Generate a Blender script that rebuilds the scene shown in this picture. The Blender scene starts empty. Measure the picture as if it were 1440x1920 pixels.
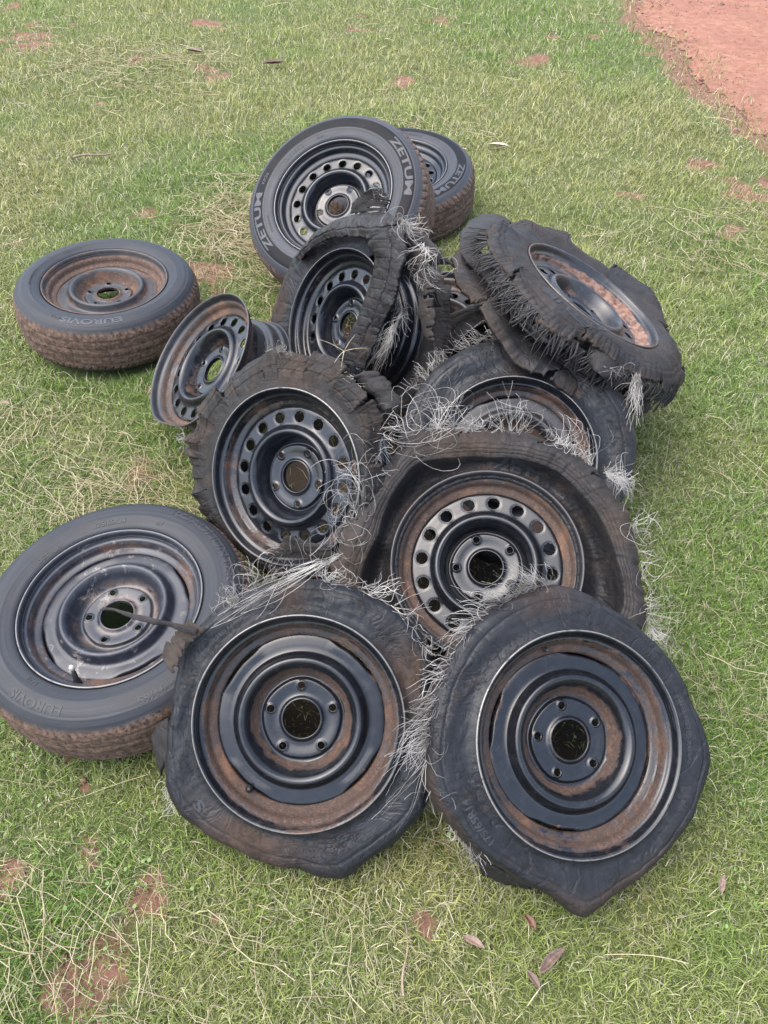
import bpy, bmesh, math, random
import numpy as np
from mathutils import Vector, Matrix

# ------------------------------------------------------------------ camera, sky, sun, exposure
scene = bpy.context.scene
COL = scene.collection
CAM_H, CAM_PITCH = 1.48, math.radians(46.0)
cd = bpy.data.cameras.new('camera')
cd.sensor_fit = 'VERTICAL'; cd.sensor_height = 36.0; cd.sensor_width = 27.0
cd.lens = 27.04; cd.clip_start = 0.02; cd.clip_end = 2000.0
cam = bpy.data.objects.new('camera', cd); COL.objects.link(cam)
cam.location = (0, 0, CAM_H); cam.rotation_euler = (math.radians(90) - CAM_PITCH, 0, 0)
scene.camera = cam

SUN_EL, SUN_AZ = math.radians(68), math.radians(262)   # azimuth clockwise from +Y: high sun behind thin cloud, to the left
w = bpy.data.worlds.new('World'); scene.world = w; w.use_nodes = True
nt = w.node_tree; nt.nodes.clear()
sky = nt.nodes.new('ShaderNodeTexSky'); sky.sky_type = 'NISHITA'; sky.sun_disc = False
sky.sun_elevation = SUN_EL; sky.sun_rotation = SUN_AZ
sky.air_density = 1.0; sky.dust_density = 3.0; sky.ozone_density = 1.0
bg = nt.nodes.new('ShaderNodeBackground'); bg.inputs['Strength'].default_value = 0.15
wo = nt.nodes.new('ShaderNodeOutputWorld')
hs = nt.nodes.new('ShaderNodeHueSaturation'); hs.inputs['Saturation'].default_value = 0.78   # thin cloud over the blue
nt.links.new(sky.outputs[0], hs.inputs['Color']); nt.links.new(hs.outputs[0], bg.inputs[0]); nt.links.new(bg.outputs[0], wo.inputs[0])
sd = bpy.data.lights.new('sun', 'SUN'); sd.energy = 1.0; sd.angle = math.radians(80); sd.color = (1.0, .95, .88)
sun = bpy.data.objects.new('sun', sd); COL.objects.link(sun)
sun.rotation_euler = (math.radians(90) - SUN_EL, 0, -SUN_AZ + math.pi)
scene.view_settings.view_transform = 'Standard'; scene.view_settings.look = 'None'
scene.view_settings.exposure = 2.0; scene.view_settings.gamma = 1.0
scene.cycles.max_bounces = 6; scene.cycles.diffuse_bounces = 3; scene.cycles.glossy_bounces = 3

# ------------------------------------------------------------------ materials
class NT:
    def __init__(s, name):
        s.m = bpy.data.materials.new(name); s.m.use_nodes = True
        s.t = s.m.node_tree; s.t.nodes.clear()
        s.o = s.n('ShaderNodeOutputMaterial'); s.b = s.n('ShaderNodeBsdfPrincipled')
        s.t.links.new(s.b.outputs[0], s.o.inputs[0])
    def n(s, t, **kw):
        x = s.t.nodes.new(t)
        for k, v in kw.items(): setattr(x, k, v)
        return x
    def put(s, sock, v):
        if hasattr(v, 'is_output') or isinstance(v, bpy.types.NodeSocket): s.t.links.new(v, sock)
        elif v is not None:
            if isinstance(v, tuple) and len(v) == 3 and sock.type == 'RGBA': v = v + (1,)
            sock.default_value = v
    def attr(s, name, out='Fac'):
        return s.n('ShaderNodeAttribute', attribute_name=name).outputs[out]
    def obj(s): return s.n('ShaderNodeTexCoord').outputs['Object']
    def rnd(s): return s.n('ShaderNodeObjectInfo').outputs['Random']
    def vmul(s, v, k):
        x = s.n('ShaderNodeVectorMath', operation='MULTIPLY'); s.put(x.inputs[0], v); x.inputs[1].default_value = k; return x.outputs[0]
    def noise(s, v, scale, detail=6, rough=.6, dist=0):
        x = s.n('ShaderNodeTexNoise'); s.put(x.inputs['Vector'], v); x.inputs['Scale'].default_value = scale
        x.inputs['Detail'].default_value = detail; x.inputs['Roughness'].default_value = rough; x.inputs['Distortion'].default_value = dist
        return x.outputs['Fac']
    def ramp(s, f, a, b, lo=0., hi=1.):
        x = s.n('ShaderNodeMapRange', clamp=True); x.interpolation_type = 'SMOOTHSTEP'
        s.put(x.inputs[0], f); x.inputs[1].default_value = a; x.inputs[2].default_value = b
        x.inputs[3].default_value = lo; x.inputs[4].default_value = hi; return x.outputs[0]
    def mth(s, op, a, b=None):
        x = s.n('ShaderNodeMath', operation=op); s.put(x.inputs[0], a); s.put(x.inputs[1], b); return x.outputs[0]
    def mix(s, f, a, b):
        x = s.n('ShaderNodeMix', data_type='RGBA'); s.put(x.inputs['Factor'], f); s.put(x.inputs[6], a); s.put(x.inputs[7], b); return x.outputs[2]
    def bump(s, h, strength, dist, nrm=None):
        x = s.n('ShaderNodeBump'); s.put(x.inputs['Height'], h); x.inputs['Strength'].default_value = strength
        x.inputs['Distance'].default_value = dist
        if nrm is not None: s.put(x.inputs['Normal'], nrm)
        return x.outputs[0]
    def done(s, col, rough, normal=None, metal=0., spec=.5, coat=0.):
        s.put(s.b.inputs['Base Color'], col); s.put(s.b.inputs['Roughness'], rough); s.put(s.b.inputs['Metallic'], metal)
        s.put(s.b.inputs['Specular IOR Level'], spec); s.put(s.b.inputs['Coat Weight'], coat)
        if normal is not None: s.put(s.b.inputs['Normal'], normal)
        return s.m

def rubber(name, base=(.014, .015, .018), dirt=(.060, .038, .026), amt=.5, rough=.5, streak=1.0, sipes=0.0):
    t = NT(name); o = t.obj(); pol = t.attr('pol', 'Vector')
    o2 = t.n('ShaderNodeVectorMath', operation='ADD'); t.put(o2.inputs[0], o)
    cr = t.n('ShaderNodeCombineXYZ'); r = t.rnd(); t.put(cr.inputs[0], t.mth('MULTIPLY', r, 17.)); t.put(cr.inputs[1], r)
    t.put(o2.inputs[1], cr.outputs[0]); o = o2.outputs[0]
    big = t.noise(o, 9, 5, .6, .6); fine = t.noise(o, 90, 6, .7)
    radial = t.noise(t.vmul(pol, (60, 60, 1.2)), 1.0, 5, .7, .3)      # streaks running from bead to edge
    rings = t.noise(t.vmul(pol, (1.5, 1.5, 90)), 1.0, 4, .6, .4)       # scuffs running round the tyre
    f = t.ramp(t.mth('ADD', t.mth('MULTIPLY', big, .75), t.mth('MULTIPLY', fine, .3)), .66 - .22 * amt, .86 - .25 * amt, 0, .85)
    f = t.mth('MAXIMUM', f, t.mth('MULTIPLY', t.attr('dirt'), t.ramp(fine, .25, .62, .45, 1)))
    grey = t.mix(t.ramp(t.noise(o, 28, 6, .7, 1.0), .45, .75, 0, .6), base, tuple(c * 1.9 + .004 for c in base))
    grey = t.mix(t.ramp(rings, .5, .75, 0, .5), grey, tuple(c * .45 for c in base))
    d2 = t.mix(t.ramp(t.noise(o, 35, 4), .35, .7), dirt, tuple(c * .5 for c in dirt))
    specks = t.ramp(t.noise(o, 320, 2, .5), .74, .78, 0, .5)
    col = t.mix(specks, t.mix(f, grey, d2), (.15, .14, .13))
    ribs = t.noise(t.vmul(pol, (.3, .3, 260)), 1.0, 2, .5)
    h = t.mth('ADD', t.mth('MULTIPLY', radial, .32 * streak), t.mth('ADD', t.mth('MULTIPLY', t.mth('ADD', rings, ribs), .5), t.mth('MULTIPLY', fine, .8)))
    scuff = t.ramp(t.noise(t.vmul(pol, (34, 34, 9)), 1.0, 7, .8, 2.0), .60, .66, 0, .55); grey = t.mix(scuff, grey, tuple(c * 3.2 + .01 for c in base))
    nrm = t.bump(h, .55, .0016)
    nrm = t.bump(t.noise(o, 22, 4, .6, 1.5), .35, .005, nrm)
    cz = t.mth('ABSOLUTE', t.mth('SUBTRACT', t.noise(o, 8, 3, .55, 1.8), .5)); nrm = t.bump(t.ramp(cz, 0, .05), .32, .003, nrm)
    crk = t.ramp(t.noise(t.vmul(pol, (14, 14, 26)), 1.0, 6, .75, 1.2), .485, .50); crk = t.mth('SUBTRACT', crk, t.ramp(t.noise(t.vmul(pol, (14, 14, 26)), 1.0, 6, .75, 1.2), .50, .515)); crk = t.mth('MULTIPLY', crk, t.ramp(big, .45, .6))
    nrm = t.bump(crk, .6, -.0016, nrm); col = t.mix(t.mth('MULTIPLY', crk, .6), col, (.008, .008, .009))
    rg = t.ramp(f, 0, 1, rough, .92)
    rg2 = t.mth('ADD', rg, t.mth('MULTIPLY', t.mth('SUBTRACT', big, .5), .35))
    return t.done(col, rg2, nrm, spec=.25)

def mud_rubber(name, mud=(.150, .095, .068), amt=.5, dark=(.035, .034, .036)):
    """rubber whose tread carries dried red mud; attribute 'dirt' is 1 on the tread"""
    t = NT(name); o = t.obj(); pol = t.attr('pol', 'Vector')
    fine = t.noise(o, 130, 6, .75); mid = t.noise(o, 48, 5, .7, .8); big = t.noise(o, 12, 4, .6)
    k = t.mth('ADD', t.mth('MULTIPLY', mid, .6), t.mth('MULTIPLY', fine, .45))
    mudf = t.mth('MULTIPLY', t.attr('dirt'), t.ramp(k, .62 - .3 * amt, .80 - .3 * amt, .1, 1))
    film = t.ramp(big, .45, .75, 0, .25)
    rings = t.noise(t.vmul(pol, (1., 1., 110)), 1.0, 4, .6, .2)
    side = t.mix(t.ramp(rings, .4, .7), dark, tuple(c * 1.7 for c in dark))
    side = t.mix(t.mth('MULTIPLY', t.attr('band'), .95), side, tuple(c * .3 for c in dark))
    side = t.mix(film, side, (.045, .036, .032))
    m2 = t.mix(t.ramp(t.noise(o, 70, 4, .6), .3, .7), mud, tuple(c * .42 for c in mud))
    col = t.mix(mudf, side, m2)
    col = t.mix(t.ramp(t.noise(o, 300, 2), .76, .8, 0, .5), col, (.3, .26, .22))
    nrm = t.bump(t.mth('ADD', t.mth('MULTIPLY', k, t.mth('ADD', t.attr('dirt'), .08)), t.mth('MULTIPLY', rings, .05)), .8, .006)
    rg = t.mth('ADD', t.ramp(mudf, 0, 1, .54, .93), t.mth('MULTIPLY', t.mth('SUBTRACT', big, .5), .25))
    return t.done(col, rg, nrm, spec=t.ramp(t.attr('band'), 0, 1, .30, .10))

def steel(name, paint=(.0055, .0062, .0082), rust=(.088, .048, .031), amt=.5, rough=.3, scuff=.0, dust=None, lip=(.34, .32, .29)):
    """painted steel wheel; attribute 'rust' says where water and brake dust gather, 'lip' marks the bare rubbed edge"""
    t = NT(name); o = t.obj(); pol = t.attr('pol', 'Vector')
    r = t.rnd(); cr = t.n('ShaderNodeCombineXYZ'); t.put(cr.inputs[0], t.mth('MULTIPLY', r, 31.)); t.put(cr.inputs[2], t.mth('MULTIPLY', r, 7.))
    oa = t.n('ShaderNodeVectorMath', operation='ADD'); t.put(oa.inputs[0], o); t.put(oa.inputs[1], cr.outputs[0]); o = oa.outputs[0]
    big = t.noise(o, 9, 5, .65, .5); mid = t.noise(o, 45, 6, .7, .5); fine = t.noise(o, 210, 5, .7)
    circ = t.noise(t.vmul(pol, (2.2, 2.2, 160)), 1.0, 5, .65, .15)
    k = t.mth('ADD', t.mth('ADD', t.mth('MULTIPLY', big, .55), t.mth('MULTIPLY', mid, .35)), t.mth('MULTIPLY', circ, .30))
    thr = t.mth('SUBTRACT', .98 - .22 * amt, t.mth('MULTIPLY', t.attr('rust'), .20 + .16 * amt))
    f = t.ramp(t.mth('SUBTRACT', k, thr), -.05, .14, 0, .92)
    pnt = t.mix(t.ramp(mid, .45, .8, 0, .7), paint, tuple(c * 2.6 + .004 for c in paint))
    rc = t.mix(t.ramp(fine, .35, .62), rust, tuple(c * .35 for c in rust))
    rc = t.mix(t.ramp(t.noise(o, 70, 6, .75, .8), .40, .60), rc, tuple(c * .36 + .003 for c in rust))
    rc = t.mix(t.ramp(big, .52, .75, 0, .7), rc, (rust[0] * 1.7, rust[1] * 1.4, rust[2] * 1.1))
    rc = t.mix(t.ramp(t.noise(o, 420, 3, .6), .56, .62, 0, .75), rc, tuple(c * .22 for c in rust)); rc = t.mix(t.ramp(t.noise(o, 240, 3, .6, 1.), .62, .68, 0, .6), rc, (rust[0] * 2.1, rust[1] * 1.9, rust[2] * 1.7))
    if dust: rc = t.mix(t.ramp(t.noise(o, 60, 4), .35, .6), rc, dust)
    col = t.mix(f, pnt, rc)
    if scuff > 0:
        sc = t.ramp(t.mth('ADD', t.mth('MULTIPLY', t.noise(o, 40, 8, .8, 1.), .7), t.mth('MULTIPLY', t.noise(o, 13, 3), .35)), .70 - .14 * scuff, .74 - .12 * scuff, 0, .8)
        col = t.mix(sc, col, (.16, .145, .13)); 
        worn = t.mth('MULTIPLY', t.attr('worn'), t.ramp(mid, .36, .48)); col = t.mix(worn, col, (.20, .155, .125))
    lipf = t.mth('MULTIPLY', t.attr('lip'), t.ramp(t.noise(o, 60, 5, .8), .32, .5, .15, 1))
    col = t.mix(lipf, col, lip)
    chips = t.ramp(t.noise(o, 260, 2), .75, .79, 0, .6); col = t.mix(chips, col, (.22, .19, .17))
    rg = t.mth('ADD', t.ramp(f, 0, 1, rough, .85), t.mth('MULTIPLY', t.mth('SUBTRACT', mid, .5), .35))
    h = t.mth('ADD', t.mth('MULTIPLY', f, .5), t.mth('ADD', t.mth('MULTIPLY', t.mth('MULTIPLY', fine, f), .6), t.mth('MULTIPLY', mid, .6)))
    nrm = t.bump(h, .35, .0012)
    return t.done(col, rg, nrm, spec=.5, metal=t.mth('MULTIPLY', lipf, .6))

def plain(name, col, rough=.7, var=.4, scale=80, attr=None):
    t = NT(name); o = t.obj()
    c = t.attr(attr, 'Color') if attr else t.mix(t.ramp(t.noise(o, scale, 4), .3, .7), col, tuple(x * (1 - var) for x in col))
    return t.done(c, rough)

M = {}
M['rub_a'] = rubber('worn_rubber', base=(.010, .0112, .0138), amt=.46, rough=.42)
M['rub_b'] = rubber('dusty_rubber', base=(.014, .014, .0155), dirt=(.055, .040, .030), amt=.55, rough=.55, streak=1.2)
M['rub_c'] = rubber('torn_rubber', base=(.013, .0126, .013), dirt=(.055, .040, .031), amt=.7, rough=.65, streak=1.5)
M['mud'] = mud_rubber('muddy_rubber', amt=.9, dark=(.013, .015, .019))
M['mud2'] = mud_rubber('dusty_sidewall_rubber', mud=(.150, .095, .068), amt=.8, dark=(.022, .024, .029))
M['steel_gloss'] = steel('glossy_black_wheel_paint', amt=.12, rough=.2, paint=(.006, .007, .010))
M['steel_rust'] = steel('rusty_black_wheel_paint', amt=.80, rough=.22)
M['steel_rust2'] = steel('lightly_rusted_wheel_paint', amt=.42, rough=.22)
M['steel_dirty'] = steel('mud_stained_wheel_paint', amt=.85, rough=.42, rust=(.105, .062, .042), paint=(.013, .013, .015), lip=(.13, .11, .095))
M['steel_brown'] = steel('rust_brown_wheel_paint', amt=1.35, rough=.5, rust=(.135, .078, .052), paint=(.016, .016, .018), lip=(.12, .10, .09))
M['steel_pink'] = steel('dusty_wheel_paint', amt=.75, rough=.3, rust=(.15, .075, .05), dust=(.23, .14, .105), paint=(.016, .017, .020), lip=(.14, .12, .10))
M['steel_chip'] = steel('chipped_wheel_paint', amt=.45, rough=.40, scuff=.8, paint=(.010, .012, .018))
M['cord'] = plain('pale_tyre_cord', (.50, .47, .43), .6, .8, 14)
M['cord_grey'] = plain('grey_tyre_cord', (.20, .18, .17), .7, .5, 30)
M['shred'] = plain('charred_rubber_shreds', (.026, .024, .023), .7, .4, 60)
M['letter'] = plain('raised_rubber_lettering', (.040, .042, .049), .6, .3, 120)
M['letter_dark'] = plain('faint_rubber_lettering', (.017, .0185, .022), .62, .3, 120)
M['valve_rubber'] = plain('black_valve_rubber', (.02, .02, .022), .5)
M['valve_cap'] = plain('pale_valve_cap', (.5, .47, .38), .5)

# ------------------------------------------------------------------ mesh helpers
rng = np.random.default_rng(7)
def vnoise(n, seed, octaves=4, base=4, per=0.6):
    """smooth periodic 1-D noise, n samples, about -1..1"""
    r = np.random.default_rng(seed); x = np.linspace(0, 1, n, endpoint=False); y = np.zeros(n); a = 1.
    for k in range(octaves):
        m = base * 2 ** k; v = r.uniform(-1, 1, m); t = x * m; i = t.astype(int) % m; f = t - np.floor(t); f = f * f * (3 - 2 * f)
        y += a * (v[i] * (1 - f) + v[(i + 1) % m] * f); a *= per
    return y / 1.6
def noise2(X, Y, seed, octaves=4, rough=.55):
    """smooth 2-D value noise on arrays, about -1..1"""
    r = np.random.default_rng(seed); T = r.uniform(-1, 1, (256, 256)); X, Y = np.broadcast_arrays(X, Y); out = np.zeros(X.shape); a = 1.; s = 0
    for k in range(octaves):
        x = X * 2 ** k + 17.3 * k; y = Y * 2 ** k + 5.7 * k; xi = np.floor(x).astype(int); yi = np.floor(y).astype(int); fx = x - xi; fy = y - yi
        fx = fx * fx * (3 - 2 * fx); fy = fy * fy * (3 - 2 * fy); xa, xb, ya, yb = xi % 256, (xi + 1) % 256, yi % 256, (yi + 1) % 256
        out += a * ((T[xa, ya] * (1 - fx) + T[xb, ya] * fx) * (1 - fy) + (T[xa, yb] * (1 - fx) + T[xb, yb] * fx) * fy); s += a; a *= rough
    return out / s * 1.5

def raw_mesh(name, V, F, mat=None, parent=None, attrs=None, smooth=True, tris=None):
    me = bpy.data.meshes.new(name); V = np.asarray(V, np.float32)
    F = np.asarray(F, np.int32).reshape(-1, 4) if F is not None and len(F) else np.zeros((0, 4), np.int32)
    T = np.asarray(tris, np.int32).reshape(-1, 3) if tris is not None and len(tris) else np.zeros((0, 3), np.int32)
    me.vertices.add(len(V)); me.vertices.foreach_set('co', V.ravel())
    loops = np.concatenate([F.ravel(), T.ravel()]); me.loops.add(len(loops)); me.loops.foreach_set('vertex_index', loops)
    st = np.concatenate([np.arange(len(F)) * 4, len(F) * 4 + np.arange(len(T)) * 3]).astype(np.int32)
    me.polygons.add(len(st)); me.polygons.foreach_set('loop_start', st)
    if smooth: me.polygons.foreach_set('use_smooth', np.ones(len(st), bool))
    for k, a in (attrs or {}).items():
        a = np.asarray(a, np.float32)
        if a.ndim == 1: at = me.attributes.new(k, 'FLOAT', 'POINT'); at.data.foreach_set('value', a)
        elif a.shape[1] == 3: at = me.attributes.new(k, 'FLOAT_VECTOR', 'POINT'); at.data.foreach_set('vector', a.ravel())
        else: at = me.attributes.new(k, 'FLOAT_COLOR', 'POINT'); at.data.foreach_set('color', a.ravel())
    me.update(calc_edges=True); me.validate()
    o = bpy.data.objects.new(name, me); COL.objects.link(o)
    if mat: me.materials.append(mat)
    if parent: o.parent = parent
    return o

def sheet(name, P, mat, parent, closed=True, keep=None, attrs=None, thick=0, flip=False, smooth=True, bevel=False):
    """P[t, u] a grid of points; keep[t, u] says which faces stay; thick adds a solidify towards the back"""
    Tn, Un = P.shape[:2]; idx = np.arange(Tn * Un).reshape(Tn, Un)
    nx = np.roll(idx, -1, 0) if closed else idx[1:]; a = idx if closed else idx[:-1]
    F = np.stack([a[:, :-1], a[:, 1:], nx[:, 1:], nx[:, :-1]], -1)
    if flip: F = F[..., ::-1]
    F = F.reshape(-1, 4) if keep is None else F[keep[:F.shape[0], :F.shape[1]]]
    used = np.unique(F); remap = np.full(Tn * Un, -1); remap[used] = np.arange(len(used))
    A = {k: np.asarray(v).reshape(Tn * Un, -1)[used] for k, v in (attrs or {}).items()}
    A = {k: (v[:, 0] if v.shape[1] == 1 else v) for k, v in A.items()}
    o = raw_mesh(name, P.reshape(-1, 3)[used], remap[F], mat, parent, A, smooth)
    if thick:
        md = o.modifiers.new('thickness', 'SOLIDIFY'); md.thickness = thick; md.offset = -1; md.use_even_offset = False
    return o

def resample(prof, n):
    p = np.array(prof, float); d = np.r_[0, np.cumsum(np.linalg.norm(np.diff(p, axis=0), axis=1))]
    t = np.linspace(0, d[-1], n); return np.stack([np.interp(t, d, p[:, k]) for k in range(p.shape[1])], 1), t
def smooth_prof(prof, n, k=2):
    """Catmull-Rom through the points, then n even samples"""
    p = np.array(prof, float); q = np.vstack([2 * p[0] - p[1], p, 2 * p[-1] - p[-2]]); out = []
    for i in range(1, len(q) - 2):
        for t in np.linspace(0, 1, 9)[:-1]:
            a, b, c, d = q[i - 1:i + 3]
            out.append(.5 * ((2 * b) + (c - a) * t + (2 * a - 5 * b + 4 * c - d) * t * t + (3 * b - a - 3 * c + d) * t ** 3))
    out.append(p[-1]); return resample(out, n)[0]
def interp_ring(tab, th, sm=4):
    """radius table [(deg, value)...] -> value at angles th (radians), periodic"""
    t = sorted((a % 360, v) for a, v in tab); a = np.array([x[0] for x in t]); v = np.array([x[1] for x in t])
    a = np.r_[a[-2:] - 360, a, a[:2] + 360]; v = np.r_[v[-2:], v, v[:2]]
    y = np.interp(np.degrees(th) % 360, a, v)
    if sm:
        k = np.hanning(sm * 2 + 3)[1:-1]; k /= k.sum(); m = len(k) // 2
        y = np.convolve(np.r_[y[-m:], y, y[:m]], k, 'valid')
    return y

def smoothstep(a, b, x):
    t = np.clip((x - a) / (b - a), 0, 1); return t * t * (3 - 2 * t)

# ------------------------------------------------------------------ tagging
def tag(o, label=None, cat=None, group=None, kind=None):
    if label: o['label'] = label
    if cat: o['category'] = cat
    if group: o['group'] = group
    if kind: o['kind'] = kind
    return o

CAMP = np.array([0, 0, CAM_H])
def wheel_empty(pose, s, label, name='car_wheel', cat='wheel'):
    C, n = np.array(pose[0]), np.array(pose[1]); n = n / np.linalg.norm(n)
    x = np.array([1., 0, 0]) - n[0] * n; x /= np.linalg.norm(x); y = np.cross(n, x)
    C = CAMP + (C - CAMP) * s
    o = bpy.data.objects.new(name, None); COL.objects.link(o); o.empty_display_size = .1
    m = Matrix(((x[0], y[0], n[0], C[0]), (x[1], y[1], n[1], C[1]), (x[2], y[2], n[2], C[2]), (0, 0, 0, 1)))
    o.matrix_world = m @ Matrix.Scale(s, 4)
    return tag(o, label, cat, 'old car wheels dumped in a heap on the grass')

# ------------------------------------------------------------------ steel wheel (rim barrel + pressed disc)
BARREL = [(.1948, -.0035), (.1952, -.0008), (.1938, .0008), (.1915, .0), (.189, -.003), (.187, -.009), (.1855, -.0145), (.1825, -.0180),
          (.1780, -.0200), (.1745, -.0260), (.1725, -.0330), (.1700, -.0365), (.1650, -.0385), (.1590, -.0410), (.1562, -.0460), (.1560, -.075), (.157, -.094),
          (.162, -.100), (.172, -.104), (.1755, -.112), (.1775, -.125), (.181, -.131), (.186, -.1355), (.188, -.143), (.191, -.149), (.195, -.150)]
def rust_bar(r, z):   # where the barrel rusts: the foot of the flange and the well
    return np.clip(1.15 * np.exp(-((z + .028) / .009) ** 2) + .9 * np.exp(-((z + .048) / .010) ** 2) + .2, 0, 1.2)
def build_rim(parent, k, mat, s15=1., dent=None):
    p = smooth_prof(BARREL, 110); Tn = 200; th = np.linspace(0, 2 * np.pi, Tn, endpoint=False)
    R = p[:, 0][None] * s15 + 0 * th[:, None]; Z = p[:, 1][None] + 0 * th[:, None]
    wob = vnoise(Tn, k + 11, 3, 3)[:, None] * .0012; R = R + wob * (Z > -.02); Z = Z + vnoise(Tn, k + 12, 3, 3)[:, None] * .001
    if dent:
        a0, wdt, dep = dent; d = np.exp(-((np.angle(np.exp(1j * (th - math.radians(a0))))) / math.radians(wdt)) ** 2)[:, None]
        R = R - dep * d * smoothstep(-.05, 0., Z); Z = Z - dep * .6 * d * smoothstep(-.04, 0, Z)
    P = np.stack([R * np.cos(th)[:, None], R * np.sin(th)[:, None], Z], -1)
    pol = np.stack([np.cos(th)[:, None] + 0 * R, np.sin(th)[:, None] + 0 * R, 0 * R + np.linspace(0, .25, 110)[None]], -1)
    rust = rust_bar(p[:, 0], p[:, 1])[None] + .25 * vnoise(Tn, k + 13, 3, 3)[:, None]
    # brown water stain gathers at the bottom of the rim
    low = smoothstep(.2, 1, -np.sin(th))[:, None] * smoothstep(-.075, -.02, p[:, 1])[None]
    lip = np.clip(1 - np.abs(p[:, 0] - .1945) / .0016, 0, 1)[None] * (p[:, 1] > -.05)[None] + 0 * R
    return sheet('rim', P, mat, parent, attrs={'pol': pol, 'rust': np.clip(rust + .45 * low, 0, 1.4), 'lip': lip}, thick=.0028, flip=True)

DISC_SLOT = [(.0335, -.056), (.0338, -.0485), (.0352, -.0465), (.0375, -.0475), (.042, -.0515), (.048, -.0525), (.060, -.0515), (.0675, -.052), (.0705, -.054), (.0725, -.0595),
             (.077, -.0615), (.083, -.058), (.090, -.047), (.0965, -.034), (.102, -.0275), (.107, -.0255), (.112, -.028), (.1165, -.037), (.121, -.0445), (.127, -.047),
             (.137, -.0475), (.147, -.0485), (.1525, -.051), (.1548, -.058), (.1555, -.075)]
DISC_HOLE = [(.0325, -.064), (.0328, -.055), (.0342, -.053), (.0365, -.054), (.040, -.0575), (.046, -.0585), (.058, -.057), (.066, -.0575), (.0685, -.060), (.070, -.066),
             (.0745, -.068), (.079, -.060), (.084, -.046), (.089, -.036), (.094, -.031), (.099, -.0305), (.104, -.0345), (.109, -.042), (.115, -.0455),
             (.130, -.0465), (.144, -.0475), (.149, -.050), (.1525, -.056), (.1545, -.072)]
def cut_hole(P, keep, cx, cy, rad, lip=0, lipw=.004):
    d = np.hypot(P[..., 0] - cx, P[..., 1] - cy)
    if lip: P[..., 2] += lip * np.exp(-((d - rad) / lipw) ** 2)
    ins = d < rad * 1.0
    quad = ins & np.roll(ins, -1, 0); quad = quad[:, :-1] & quad[:, 1:]
    keep &= ~quad
    f = np.where(ins, rad / np.maximum(d, 1e-5), 1.)
    P[..., 0] = cx + (P[..., 0] - cx) * f; P[..., 1] = cy + (P[..., 1] - cy) * f
def build_disc(parent, k, mat, style, lug_deg, hole_deg=0., s15=1., slot_deg=45., nh=16, worn=0):
    prof = DISC_SLOT if style == 'slot' else DISC_HOLE
    p = smooth_prof(prof, 170); Tn = 640; th = np.linspace(0, 2 * np.pi, Tn, endpoint=False)
    R = p[:, 0][None] + 0 * th[:, None]; Z = p[:, 1][None] + 0 * th[:, None]
    if style == 'slot':      # four openings where the disc edge draws back from the rim
        a = (th - math.radians(slot_deg)); c = np.cos(4 * a) ; op = smoothstep(.0, .75, c)[:, None]
        R = R - op * .0065 * smoothstep(.128, .15, R); Z = Z + op * .004 * smoothstep(.128, .15, R)
    # five lobed pad round the bolts
    lob = np.cos(5 * (th - math.radians(lug_deg)))[:, None]
    R = R + .0009 * lob * np.exp(-((R - .071) / .006) ** 2)
    Z = Z + (.008 if style == 'hole' else .006) * smoothstep(.05, .10, R)
    P = np.stack([R * np.cos(th)[:, None], R * np.sin(th)[:, None], Z], -1)
    keep = np.ones((Tn, 169), bool)
    for i in range(5):
        a = math.radians(lug_deg + 72 * i); cut_hole(P, keep, .0595 * math.cos(a), .0595 * math.sin(a), .0068, .0022, .003)
    if style == 'hole':
        for i in range(nh):
            a = math.radians(hole_deg + 360 / nh * i); cut_hole(P, keep, .1295 * math.cos(a), .1295 * math.sin(a), .0122, -.0012, .003)
    pol = np.stack([np.cos(th)[:, None] + 0 * R, np.sin(th)[:, None] + 0 * R, R], -1)
    r = p[:, 0]
    rust = 1.25 * np.exp(-((r - .085) / .010) ** 2) + .45 * np.exp(-((r - .151) / .006) ** 2) + .45 * np.exp(-((r - .037) / .006) ** 2) + .3 * np.exp(-((r - .120) / .005) ** 2)
    if style == 'hole': rust = .55 * np.exp(-((r - .078) / .009) ** 2) + .5 * np.exp(-((r - .150) / .007) ** 2) + .2 * np.exp(-((r - .115) / .006) ** 2)
    rust = rust[None] + .22 * vnoise(Tn, k + 23, 3, 4)[:, None] - .25 * np.exp(-((r - .105) / .012) ** 2)[None]
    wn = (np.exp(-((r - .043) / .008) ** 2) + .8 * np.exp(-((r - .078) / .007) ** 2) * 1.)[None] * np.clip(.6 + vnoise(Tn, k + 29, 3, 4)[:, None] * 1.2, 0, 1) if worn else 0 * R
    sx = s15 * (1.04 if style == 'hole' else 1.03)
    P[..., :2] *= sx
    return sheet('wheel_disc', P, mat, parent, keep=keep, attrs={'pol': pol, 'rust': np.clip(rust, 0, 1.2), 'lip': 0 * R, 'worn': wn + 0 * R}, thick=.0035)

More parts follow.
